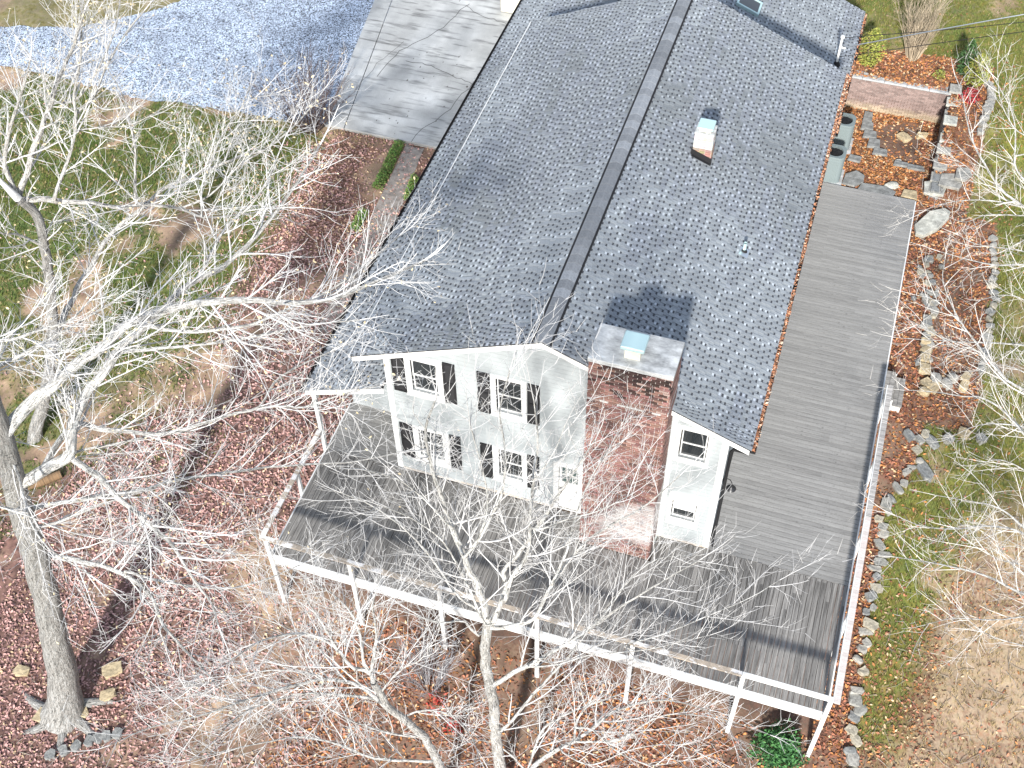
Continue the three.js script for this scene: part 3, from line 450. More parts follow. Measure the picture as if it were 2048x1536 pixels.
  for (let k = 0; k < 12; k++) { const y = 6.0 + k * BH + BH / 2; for (let i = 0; i < 3; i++) { const w = 0.49 / 3; const c = y > 6.55 ? [0.62, 0.56, 0.52].map(q => q * rr(0.85, 1.1)) : [0.42, 0.27, 0.20].map(q => q * rr(0.8, 1.2)); mesh('brick', new MB().box(5.95 + w * (i + 0.5), y, -8.075, w - 0.01, BH - 0.012, 0.03, c).geo(), M.brick, sc); r2.box(6.442, y, -8.12 - i * 0.14 - 0.03, 0.03, BH - 0.012, 0.13, c); r2.box(5.948, y, -8.12 - i * 0.14 - 0.03, 0.03, BH - 0.012, 0.13, c); } }
  { const s = new THREE.Shape(); s.moveTo(5.9, roofY(5.9)); s.lineTo(6.49, roofY(6.49)); s.lineTo(6.49, roofY(6.49) + 0.2); s.lineTo(5.9, roofY(5.9) + 0.2); s.closePath(); const g = new THREE.ExtrudeGeometry(s, { depth: 0.02, bevelEnabled: false }); g.translate(0, 0, -8.055); mesh('base_flashing', g, M.black, sc); }
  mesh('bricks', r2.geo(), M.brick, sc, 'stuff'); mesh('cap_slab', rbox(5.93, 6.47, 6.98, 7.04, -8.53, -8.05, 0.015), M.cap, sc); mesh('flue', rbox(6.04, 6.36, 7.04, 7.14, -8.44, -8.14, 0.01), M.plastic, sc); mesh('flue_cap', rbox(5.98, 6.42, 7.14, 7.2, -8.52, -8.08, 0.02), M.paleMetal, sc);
  mesh('flashing', new MB().box(0, 0.02, 0, 0.6, 0.01, 0.09, [1, 1, 1], M4().makeRotationZ(-sa).setPosition(6.2, roofY(6.2) + 0.02, -8.0)).geo(), M.black, sc);
}
// ---------- deck ----------
const deck = thing('deck', 'weathered grey timber deck wrapping round the pale house on tall posts', 'deck');
const DX0 = -2.175, DX1 = 12.556, DZ = 3.71, DB = -15.5;
{
  const tones = (r, g, b, s) => [0, 1, 2, 3, 4, 5, 6].map(i => { const k = 1 + (i - 3) * s; return std([r * k, g * k, b * k], { map: s > 0.05 ? woodMap : woodSoft, bumpMap: woodBump, bumpScale: 0.003, roughness: 0.9 }); });
  const tF = tones(0.315, 0.305, 0.29, 0.07), tR = tones(0.32, 0.316, 0.306, 0.03);
  const plankG = (len, w) => [0, 1, 2, 3, 4, 5, 6, 7].map(i => { const b = new MB(); b.box(0, 0, 0, len, 0.034, w - 0.012, [1, 1, 1], null, i * 1.37, i * 0.31); const c = 0.006; return b.geo(); });
  const W = 0.142;
  const gF = plankG(DZ - 0.06, W), gC = plankG(DZ - 0.89, W);
  for (let x = DX0 + W / 2; x < DX1; x += W) {
    const short = x > 5.47 && x < 7.46, o = mesh('deck_board', pick(short ? gC : gF), tF[Math.floor((vn(x * 3, 5) * 0.6 + rnd() * 0.5) * 6.9) % 7], deck);
    o.rotation.y = Math.PI / 2; o.rotation.x = rr(-0.008, 0.008); o.position.set(x, -0.018 + rr(-0.002, 0.002), short ? (DZ + 0.89) / 2 : (DZ + 0.06) / 2);
  }
  const gR = plankG(DX1 - 8.86, W), gL = plankG(-DX0 - 0.01, W);
  for (let z = 0.055 - W / 2; z > DB; z -= W) { const o = mesh('deck_board', pick(gR), pick(tR), deck); o.rotation.x = rr(-0.006, 0.006); o.position.set((DX1 + 8.86) / 2, -0.018 + rr(-0.0015, 0.0015), z); }
  for (let z = 0.055 - W / 2; z > -1.73; z -= W) { const o = mesh('deck_board', pick(gL), pick(tR), deck); o.position.set((DX0 - 0.01) / 2, -0.018, z); }
  // rim boards, beams, joists
  const wb = (n, ...a) => mesh(n, rbox(...a, 0.006), M.white, deck);
  wb('rim_board', DX0 - 0.005, DX1 + 0.005, -0.42, -0.005, DZ + 0.004, DZ + 0.045); wb('rim_board', DX0 - 0.045, DX0 - 0.004, -0.3, 0.012, -1.7, DZ); wb('rim_board', DX1 + 0.003, DX1 + 0.045, -0.26, 0.012, DB, DZ);
  wb('drip_board', DX0, DX1, -0.16, -0.03, DZ + 0.046, DZ + 0.075);
  for (let x = -1.5; x < 12.5; x += 1.2) mesh('joist', boxG(x, x + 0.045, -0.24, -0.037, 0.1, DZ), M.soilWood, deck);
  mesh('beam', boxG(DX0 + 0.1, DX1 - 0.1, -0.45, -0.242, 2.2, 2.34), M.soilWood, deck); for (let z = -14.5; z < 0; z += 1.6) mesh('joist', boxG(8.9, DX1, -0.22, -0.037, z, z + 0.045), M.soilWood, deck);
  // front posts run from the ground to the hand rail
  for (const x of [DX0 + 0.01, 0.2, 2.66, 5.27, 7.72, 10.45, DX1 - 0.02]) mesh('post', rbox(x - 0.055, x + 0.055, ground(x, DZ) - 0.15, 0.866, DZ + 0.05, DZ + 0.15, 0.008), M.white, deck);
  for (const x of [0.3, 4.0, 8, 12.2]) mesh('post', boxG(x - 0.06, x + 0.06, ground(x, 2.2) - 0.15, -0.452, 2.21, 2.33), M.soilWood, deck);
  for (const z of [1.62]) mesh('post', rbox(DX0 - 0.15, DX0 - 0.05, ground(DX0, z) - 0.1, 0.866, z - 0.05, z + 0.05, 0.008), M.white, deck);
  mesh('porch_post', rbox(DX0 - 0.13, DX0 - 0.02, ground(DX0, 0) - 0.1, 2.56, -0.02, 0.09, 0.01), M.white, deck);
  for (const z of [-6.25, -3.9, -1.4, 1.1]) mesh('post', rbox(DX1 + 0.05, DX1 + 0.14, ground(DX1, z) - 0.1, 0.866, z - 0.045, z + 0.045, 0.008), M.white, deck);
  // hand rails: flat cap boards on a narrow board on edge
  const cap = (x0, x1, z0, z1, m = M.worn) => { const g = rbox(x0, x1, 0.868, 0.905, z0, z1, 0.008); const uv = g.attributes.uv, p = g.attributes.position; for (let i = 0; i < uv.count; i++) uv.setXY(i, p.getX(i), p.getZ(i)); mesh('rail_cap', g, m, deck); };
  const segs = [[DX0 - 0.16, 2.6], [2.606, 7.7], [7.706, 10.4]]; for (const [a, b] of segs) cap(a, b, DZ + 0.03, DZ + 0.17); cap(10.406, DX1 + 0.04, DZ + 0.03, DZ + 0.17, M.white);
  cap(DX0 - 0.17, DX0 - 0.03, 0.1, DZ + 0.028); const rcap = std([0.70, 0.64, 0.61], { map: woodSoft, roughness: 0.85 }); cap(DX1 + 0.042, DX1 + 0.19, -6.3, -1.6, std([0.6, 0.58, 0.56], { map: woodMap })); cap(DX1 + 0.042, DX1 + 0.19, -1.596, DZ + 0.17, rcap);
  wb('rail_board', DX0 - 0.04, DX1, 0.775, 0.866, DZ + 0.055, DZ + 0.09); wb('rail_board', DX0 - 0.1, DX0 - 0.065, 0.775, 0.866, 0.1, DZ); wb('rail_board', DX1 + 0.015, DX1 + 0.048, 0.76, 0.9, -6.3, DZ + 0.02);
}
// steps down from the side deck
{
  const st = thing('wooden_steps', 'short grey wooden steps with white side board beside the long deck', 'steps');
  const wm = std([0.40, 0.385, 0.36], { map: woodMap, roughness: 0.9 });
  for (const [x, y] of [[12.62, -0.19], [12.76, -0.19], [12.95, -0.39], [13.09, -0.39]]) mesh('tread', boxG(x, x + 0.132, y - 0.035, y, -7.85, -6.72, rnd() * 3), wm, st).rotation.y = 0;
  const s = new THREE.Shape(); s.moveTo(12.606, -0.9); s.lineTo(13.2, -0.9); s.lineTo(13.2, -0.43); s.lineTo(12.93, -0.43); s.lineTo(12.93, -0.23); s.lineTo(12.606, -0.23); s.closePath();
  for (const z of [-7.83, -6.78]) { const g = new THREE.ExtrudeGeometry(s, { depth: 0.04, bevelEnabled: false }); g.translate(0, 0, z); mesh('stringer', g, M.white, st); }
  mesh('riser', boxG(12.9, 12.925, -0.4, -0.23, -7.78, -6.79), wm, st);
}
// gooseneck lamp on the deck side of the house
{
  const l = thing('wall_lamp', 'black gooseneck lamp on the side wall above the deck', 'lamp'), P = [[8.85, 2.3, -0.6], [8.93, 2.42, -0.58], [9.02, 2.44, -0.55], [9.08, 2.36, -0.53], [9.09, 2.25, -0.52]].map(p => new THREE.Vector3(...p));
  mesh('arm', new MB().tube(new THREE.CatmullRomCurve3(P).getPoints(16), Array(17).fill(0.012), 8).geo(), M.black, l);
  mesh('shade', new THREE.LatheGeometry([[0.02, 0.12], [0.035, 0.06], [0.08, 0.03], [0.13, -0.02], [0.125, -0.025], [0.07, 0.02]].map(p => new THREE.Vector2(...p)), 20).translate(9.09, 2.16, -0.52), std([0.02, 0.02, 0.022], { roughness: 0.4, side: THREE.DoubleSide }), l); mesh('base_plate', new THREE.CylinderGeometry(0.05, 0.05, 0.02, 16).rotateZ(Math.PI / 2).translate(8.85, 2.3, -0.6), M.black, l);
}
// two air conditioners under the eave
function airUnit(x, z, label) {
  const a = thing('air_conditioner', label, 'air conditioner', 'air conditioners beside the house', [x, -0.12, z]);
  const s = new THREE.Shape(), R = 0.36, c = 0.2; s.moveTo(-R + c, -R); s.lineTo(R - c, -R); s.absarc(R - c, -R + c, c, -Math.PI / 2, 0); s.lineTo(R, R - c); s.absarc(R - c, R - c, c, 0, Math.PI / 2); s.lineTo(-R + c, R); s.absarc(-R + c, R - c, c, Math.PI / 2, Math.PI); s.lineTo(-R, -R + c); s.absarc(-R + c, -R + c, c, Math.PI, 1.5 * Math.PI);
  const top = s.clone(), hole = new THREE.Path(); hole.absarc(0, 0, 0.27, 0, Math.PI * 2, true); top.holes.push(hole);
  const g = new THREE.ExtrudeGeometry(s, { depth: 0.98, bevelEnabled: false, curveSegments: 8 }); g.rotateX(-Math.PI / 2); mesh('shell', g.translate(0, 0.06, 0), M.acShell, a);
  const t = new THREE.ExtrudeGeometry(top, { depth: 0.07, bevelEnabled: true, bevelSize: 0.008, bevelThickness: 0.008, bevelSegments: 1, curveSegments: 16 }); t.rotateX(-Math.PI / 2); mesh('top', t.translate(0, 1.05, 0), M.acShell, a);
  const f = mesh('fan', new THREE.CylinderGeometry(0.09, 0.09, 0.05, 16).translate(0, 1.07, 0), M.black, a); for (let k = 0; k < 4; k++) mesh('blade', new MB().box(0.17, 0, 0, 0.18, 0.006, 0.14, [1, 1, 1], M4().makeRotationY(k * Math.PI / 2 + 0.4).multiply(M4().makeRotationX(0.3)).setPosition(0, 0, 0)).geo().translate(0, 1.065, 0), M.black, f);
  mesh('fan_well', new THREE.CylinderGeometry(0.275, 0.275, 0.012, 24).translate(0, 1.05, 0), M.black, a); const gr = new MB(); for (let r = 0.06; r < 0.27; r += 0.05) gr.tube(Array.from({ length: 25 }, (_, i) => new THREE.Vector3(Math.cos(i / 24 * 6.2832) * r, 1.135, Math.sin(i / 24 * 6.2832) * r)), Array(25).fill(0.004), 4); mesh('grille', gr.geo(), M.black, a);
  const lv = new MB(); for (let k = 0; k < 9; k++) { lv.box(-0.2 + k * 0.05, 0.55, R + 0.006, 0.018, 0.8, 0.012); lv.box(R + 0.006, 0.55, -0.2 + k * 0.05, 0.012, 0.8, 0.018); } mesh('louver', lv.geo(), M.acShell, a); mesh('pad', boxG(-0.45, 0.45, 0, 0.06, -0.45, 0.45), M.cap, a);
  return a;
}
airUnit(9.68, -17.85, 'grey green air conditioner nearer the brick retaining wall'); airUnit(9.62, -16.05, 'grey green air conditioner nearer the deck end');
// retaining wall of brick with a concrete coping
{
  const w = thing('retaining_wall', 'low brick retaining wall with flat grey coping behind the patio', 'wall');
  mesh('core', boxG(9.2, 12.95, -0.4, 1.16, -20.42, -20.14), M.mortar, w);
  for (let k = 0; k < 17; k++) { let x = 9.2; for (let i = 0; x < 12.94; i++) { const bw = Math.min(k % 2 && !i ? 0.1 : 0.215, 12.95 - x), q = sm(0.35, 0.0, k / 17 + (rnd() - 0.5) * 0.1), t = rr(0.75, 1.25); if (bw > 0.03) { const o = mesh('brick', new MB().box(0, 0, 0, bw - 0.012, 0.074, 0.05, [lerp(0.30, 0.5, q) * t, lerp(0.22, 0.40, q) * t, lerp(0.195, 0.27, q) * t]).geo(), M.brick, w); o.position.set(x + bw / 2, -0.12 + k * 0.0755, -20.13 + rr(0, 0.006)); } x += bw; } }
  for (let i = 0; i < 5; i++) mesh('coping', rbox(9.15 + i * 0.78, 9.15 + (i + 1) * 0.78 - 0.008, 1.165, 1.235, -20.5, -20.06, 0.012), M.cap, w);
}
// stones
function stoneGeo(sx, sy, sz, k, flat = 0) {
  const g = new THREE.IcosahedronGeometry(0.5, 1), p = g.attributes.position, v = new THREE.Vector3();
  for (let i = 0; i < p.count; i++) { v.fromBufferAttribute(p, i); const q = 0.6 + 0.85 * vn(v.x * 2.3 + k * 7.1 + 20, v.z * 2.3 + v.y * 1.7 + k * 3.3 + 20); v.x = Math.sign(v.x) * Math.pow(Math.abs(v.x) * 2, 0.6) / 2; v.z = Math.sign(v.z) * Math.pow(Math.abs(v.z) * 2, 0.7) / 2; if (flat) v.y = clamp(v.y * 1.6, -0.5, 0.42 + 0.08 * vn(v.x * 5, v.z * 5)); v.multiplyScalar(q); p.setXYZ(i, v.x * sx, v.y * sy, v.z * sz); }
  g.computeVertexNormals(); return g;
}
function blockGeo(k) { // split stone: uneven box with broken faces
  const g = new THREE.BoxGeometry(1, 1, 1, 2, 2, 2).toNonIndexed(), p = g.attributes.position;
  for (let i = 0; i < p.count; i++) { const x = p.getX(i), y = p.getY(i), z = p.getZ(i), n = (a, b) => vn(x * 3 + a + k * 11 + 60, z * 3 + y * 5 + b + 60) - 0.5; const c = Math.abs(x) + Math.abs(z) > 0.9 ? 0.86 : 1; p.setXYZ(i, x * c + n(1, 4) * 0.3, y + n(7, 2) * 0.22, z * c + n(3, 9) * 0.3); }
  g.computeVertexNormals(); return g;
}
const SG = [0, 1, 2, 3, 4, 5, 6, 7, 8, 9].map(k => k < 7 ? blockGeo(k) : stoneGeo(1, 1, 1, k, k % 2));
const stoneM = [[0.36, 0.36, 0.34], [0.44, 0.43, 0.40], [0.28, 0.29, 0.29], [0.50, 0.46, 0.37]].map(c => std(c, { map: stoneMap, roughness: 0.9 })), tanM = std([0.56, 0.46, 0.30], { map: stoneMap }), paleM = std([0.62, 0.62, 0.56], { map: stoneMap });
function stone(name, x, z, sx, sy, sz, label, cat, group, mat, sink = 0.3, turn) { const m = mesh(name, pick(SG), mat || pick(stoneM), scene); tag(m, label, cat, group); m.scale.set(sx, sy, sz); m.rotation.y = turn ?? rr(0, 6.28); m.position.set(x, rough(x, z) + sy * (0.5 - sink), z); return m; }
const walk = (L, d, f) => { for (let i = 0; i < L.length - 1; i++) { const [x0, z0] = L[i], [x1, z1] = L[i + 1], n = Math.max(1, Math.round(Math.hypot(x1 - x0, z1 - z0) / d)); for (let k = 0; k < n; k++) f(lerp(x0, x1, k / n), lerp(z0, z1, k / n)); } };
walk(EDGE.slice(1).map(e => [e[1], e[0]]), 0.26, (x, z) => { if (z < 4.8 && rnd() < 0.88) stone('edging_stone', x + rr(-0.1, 0.1), z + rr(-0.06, 0.06), rr(0.14, 0.3), rr(0.1, 0.2), rr(0.2, 0.42), 'rough grey stone in the edging line along the deck leaf bed', 'stone', 'edging stones along the deck'); });
walk([[15.21, -14.6], [15.34, -13.7], [15.37, -12.8], [15.52, -12], [15.41, -11.1], [15.44, -10.3], [15.44, -9.5], [15.36, -8.7]], 0.3, (x, z) => stone('border_stone', x + rr(-0.05, 0.05), z, rr(0.18, 0.28), rr(0.14, 0.2), rr(0.2, 0.3), 'small stone in the far border between mulch bed and lawn', 'stone', 'border stones beside the lawn'));
walk([[14.05, -21.2], [14.3, -20.6], [14.36, -20.1], [14.3, -19.6], [14.22, -19], [14.15, -18.2]], 0.3, (x, z) => stone('terrace_stone', x, z, rr(0.22, 0.32), rr(0.18, 0.26), rr(0.24, 0.34), 'pale stone in the curved border above the brick wall', 'stone', 'terrace border stones', stoneM[1]));
walk([[13.83, -7.95], [14.1, -8.2], [14.5, -8.45], [14.95, -8.5], [15.36, -8.55]], 0.34, (x, z) => { for (let j = 0; j < 2; j++) stone('terrace_block', x + rr(-0.05, 0.05), z + j * 0.3, rr(0.28, 0.4), rr(0.24, 0.32), rr(0.26, 0.34), 'tan block in the low dry stone terrace below the mulch bed', 'stone', 'dry stone terrace blocks', rnd() < 0.6 ? tanM : stoneM[1]); });
walk([[13.72, -8.5], [13.66, -9.3], [13.62, -9.9]], 0.34, (x, z) => stone('terrace_block', x, z, rr(0.26, 0.36), rr(0.2, 0.3), rr(0.28, 0.4), 'tan block in the low dry stone terrace below the mulch bed', 'stone', 'dry stone terrace blocks', tanM));
walk([[14.7, -6.2], [15.1, -6.5], [15.6, -6.45], [16.1, -6.3]], 0.36, (x, z) => stone('lower_block', x, z, rr(0.28, 0.4), rr(0.22, 0.3), rr(0.26, 0.36), 'tan stone in the second terrace row above the lawn', 'stone', 'second terrace row', rnd() < 0.5 ? tanM : stoneM[0]));
for (let i = 0; i < 26; i++) stone('rubble_stone', 13.35 + rr(-0.3, 0.45), lerp(-13.4, -11.2, rnd()) , rr(0.12, 0.26), rr(0.1, 0.18), rr(0.12, 0.26), 'fist sized rubble stone heaped beside the deck', 'stone', 'rubble heap beside the deck');
for (let i = 0; i < 22; i++) stone('bed_stone', 13.62 + rr(-0.12, 0.15), lerp(-11.2, -8.6, i / 22), rr(0.16, 0.3), rr(0.12, 0.2), rr(0.18, 0.3), 'loose stone in the row dividing the leaf bed from mulch', 'stone', 'dividing row stones');
function slab(x, z, pts, th, mat, label, name = 'flagstone', tilt = [0, 0], lift = 0) { const s = new THREE.Shape(pts.map(p => new THREE.Vector2(p[0], -p[1]))); const g = new THREE.ExtrudeGeometry(s, { depth: th, bevelEnabled: true, bevelSize: 0.02, bevelThickness: 0.015, bevelSegments: 2 }); g.rotateX(-Math.PI / 2); const m = mesh(name, g, mat, scene); tag(m, label, 'stone'); m.position.set(x, rough(x, z) + lift, z); m.rotation.set(tilt[0], 0, tilt[1]); return m; }
slab(13.2, -14.7, [[-0.42, 0.75], [-0.5, 0.35], [-0.1, -0.45], [0.35, -0.72], [0.52, -0.6], [0.5, -0.3], [0.2, 0.35], [-0.2, 0.78]], 0.12, paleM, 'large pale stone slab lying beside the far deck corner', 'stone_slab', [0, 0.03], 0.1);
slab(13.1, -16.2, [[-0.3, 0.35], [-0.35, -0.2], [0.05, -0.4], [0.35, -0.1], [0.3, 0.3]], 0.08, paleM, 'flat pale stone at the foot of the stone wall', 'flagstone', [0, 0], 0.08);
slab(13.55, -16.55, [[-0.35, 0.3], [-0.3, -0.25], [0.1, -0.35], [0.38, 0.1], [0.3, 0.35]], 0.08, stoneM[1], 'flat stone with a pointed corner right of the stone wall end', 'flagstone', [0.03, 0.03], 0.1);
slab(13.9, -16.9, [[-0.22, 0.3], [-0.2, -0.2], [0.15, -0.3], [0.28, 0.05], [0.1, 0.35]], 0.08, stoneM[0], 'outermost flat stone among the leaves past the stone wall', 'flagstone', [0, 0.05], 0.1);
slab(10.45, -16.1, [[-0.35, 0.35], [-0.3, -0.15], [0.02, -0.42], [0.3, -0.25], [0.3, 0.1], [0.05, 0.38]], 0.05, stoneM[2], 'rounded grey flagstone in the leaves beside the air conditioner', 'flagstone', [0, 0], 0.05);
slab(11.25, -15.8, [[-0.6, 0.2], [-0.5, -0.15], [0.3, -0.2], [0.62, -0.02], [0.55, 0.22]], 0.05, stoneM[2], 'long grey flagstone butting against the deck end', 'flagstone', [0, 0], 0.04);
slab(12.35, -15.85, [[-0.25, 0.15], [-0.2, -0.2], [0.2, -0.22], [0.25, 0.18]], 0.05, tanM, 'small tan flagstone near the far deck corner', 'flagstone', [0, 0], 0.04);
slab(10.3, -17.2, [[-0.2, 0.12], [-0.15, -0.15], [0.22, -0.12], [0.2, 0.15]], 0.05, stoneM[2], 'small grey flagstone between the two air conditioners', 'flagstone', [0, 0], 0.04);
[[10.45, -19.6, 0.15, 0.3], [10.5, -19.1, 0.2, 0.22], [10.65, -18.65, 0.22, 0.2], [10.85, -18.2, 0.2, 0.24], [11.12, -17.8, 0.24, 0.16], [11.9, -17.35, 0.25, 0.1], [12.4, -17.3, 0.28, 0.1]].forEach(([x, z, a, b]) => { const m = slab(x, z, [[-a, b], [-a * 0.9, -b], [a * 0.8, -b * 0.9], [a, b * 0.8]], 0.06, stoneM[2], 'grey flat stone in the curved kerb of the patio bed', 'kerb_stone', [0, 0], 0.05); m.userData.group = 'curved kerb of the patio bed'; });
stone('boulder', 11.83, -18.85, 0.42, 0.22, 0.32, 'cream boulder in the middle of the patio mulch bed', 'stone', null, tanM); stone('boulder', 12.4, -19.1, 0.16, 0.3, 0.36, 'narrow upright cream stone near the corner of the brick wall', 'stone', null, tanM); stone('boulder', 11.75, -16.2, 0.5, 0.18, 0.3, 'white stone in patio leaves near the deck end', 'stone', null, paleM); stone('boulder', 11.8, -17.5, 0.2, 0.1, 0.2, 'small white stone below the curved patio kerb', 'stone', null, paleM);
stone('boulder', 13.6, -6.0, 0.42, 0.2, 0.3, 'rounded grey boulder just below the wooden steps', 'stone'); stone('boulder', 14.3, -6.0, 0.5, 0.2, 0.26, 'long flat grey boulder right of the wooden steps', 'stone'); stone('boulder', 14.2, -5.0, 0.34, 0.16, 0.6, 'dark flat rock at the top end of the edging line', 'stone', null, stoneM[2]);
[[-7.0, 8.7, 0.6, 'largest tan rock left of the big trunk base'], [-8.34, 7.8, 0.42, 'tan rock at the left behind the big trunk'], [-5.9, 7.05, 0.5, 'flat tan rock right of the big trunk'], [-5.7, 7.7, 0.42, 'tan rock just right of the big trunk roots'], [-6.1, 8.3, 0.3, 'small pale rock at the foot of the big trunk']].forEach(([x, z, s, l]) => stone('rock', x, z, s, s * 0.45, s * 0.7, l, 'rock', null, tanM, 0.25));
walk([[-6.4, 9.6], [-5.6, 8.95], [-5.2, 8.7], [-4.7, 8.4]], 0.3, (x, z) => stone('ring_stone', x, z, 0.28, 0.18, 0.24, 'dark grey stone in the line below the big tree', 'stone', 'stones below the big tree', stoneM[2]));
{ // stone wall on the right of the patio
  const w = thing('stone_wall', 'narrow stone wall stepping down along the right side of the patio', 'wall');
  for (let i = 0; i < 9; i++) { const z0 = -20.4 + i * 0.5, top = lerp(1.2, 0.32, sm(0, 8, i)); mesh('course', boxG(12.97, 13.27, -0.3, top - 0.07, z0, z0 + 0.5 - 0.004), stoneM[2], w); const c = mesh('cap_stone', rbox(12.93 - rr(0, 0.04), 13.34 + rr(0, 0.06), top - 0.066, top + 0.02, z0 + 0.004, z0 + 0.49, 0.02), pick([stoneM[0], stoneM[1], paleM, M.cap]), w); c.rotation.z = rr(-0.02, 0.02); }
}
// cream chest by the concrete pad
{ const b = thing('storage_chest', 'cream storage chest on the concrete pad beside the roof', 'chest', null, [-3.95, -0.22, -23.2]); mesh('body', rbox(-0.5, 0.5, 0, 0.62, -0.9, 0.9, 0.03), M.plastic, b); mesh('lid', rbox(-0.54, 0.54, 0.625, 0.74, -0.94, 0.94, 0.03), M.plastic, b); }
// overhead service wires
[[[9.14, 3.5, -18.38], [14.2, 6.7, -16.9], [26, 10.4, -18.8], 0.02, 'thick twisted service wire, uppermost of the three lines'], [[9.0, 3.85, -18.34], [14.25, 6.3, -17.1], [26, 9.2, -19.5], 0.012, 'thin overhead wire, middle of the three lines'], [[9.06, 3.1, -18.38], [14.3, 5.9, -17.2], [26, 8.6, -19.6], 0.012, 'thin overhead wire, lowest of the three lines']].forEach(([a, b, c, r, l]) => { const pts = new THREE.CatmullRomCurve3([a, b, c].map(p => new THREE.Vector3(...p))).getPoints(30); tag(mesh('service_wire', new MB().tube(pts, Array(31).fill(r), 5).geo(), r > 0.015 ? M.metal : M.black, scene), l, 'wire'); });
{ const p = thing('utility_pole', 'timber utility pole carrying the service wires', 'pole'); mesh('pole', new THREE.CylinderGeometry(0.12, 0.16, 12, 12).translate(26.1, 5, -19.3), M.soilWood, p); mesh('cross_arm', boxG(25.95, 26.2, 9.8, 9.95, -20.3, -18.3), M.soilWood, p); }
{ const s = thing('log', 'short broken brown log on the soil under the left trees', 'log'); const P = [[-11.0, -2.0, 2.9], [-10.7, -1.98, 2.5], [-10.3, -1.95, 2.1]].map(p => new THREE.Vector3(...p)); mesh('stem', new MB().tube(P, [0.02, 0.14, 0.13], 9, [1, 1, 1]).geo(), std([0.30, 0.19, 0.10], { map: woodMap }), s); mesh('end', new THREE.CircleGeometry(0.13, 10).lookAt(new THREE.Vector3(0.4, 0.03, -0.4)).translate(-10.3, -1.95, 2.1), std([0.4, 0.3, 0.2], { side: THREE.DoubleSide }), s); }
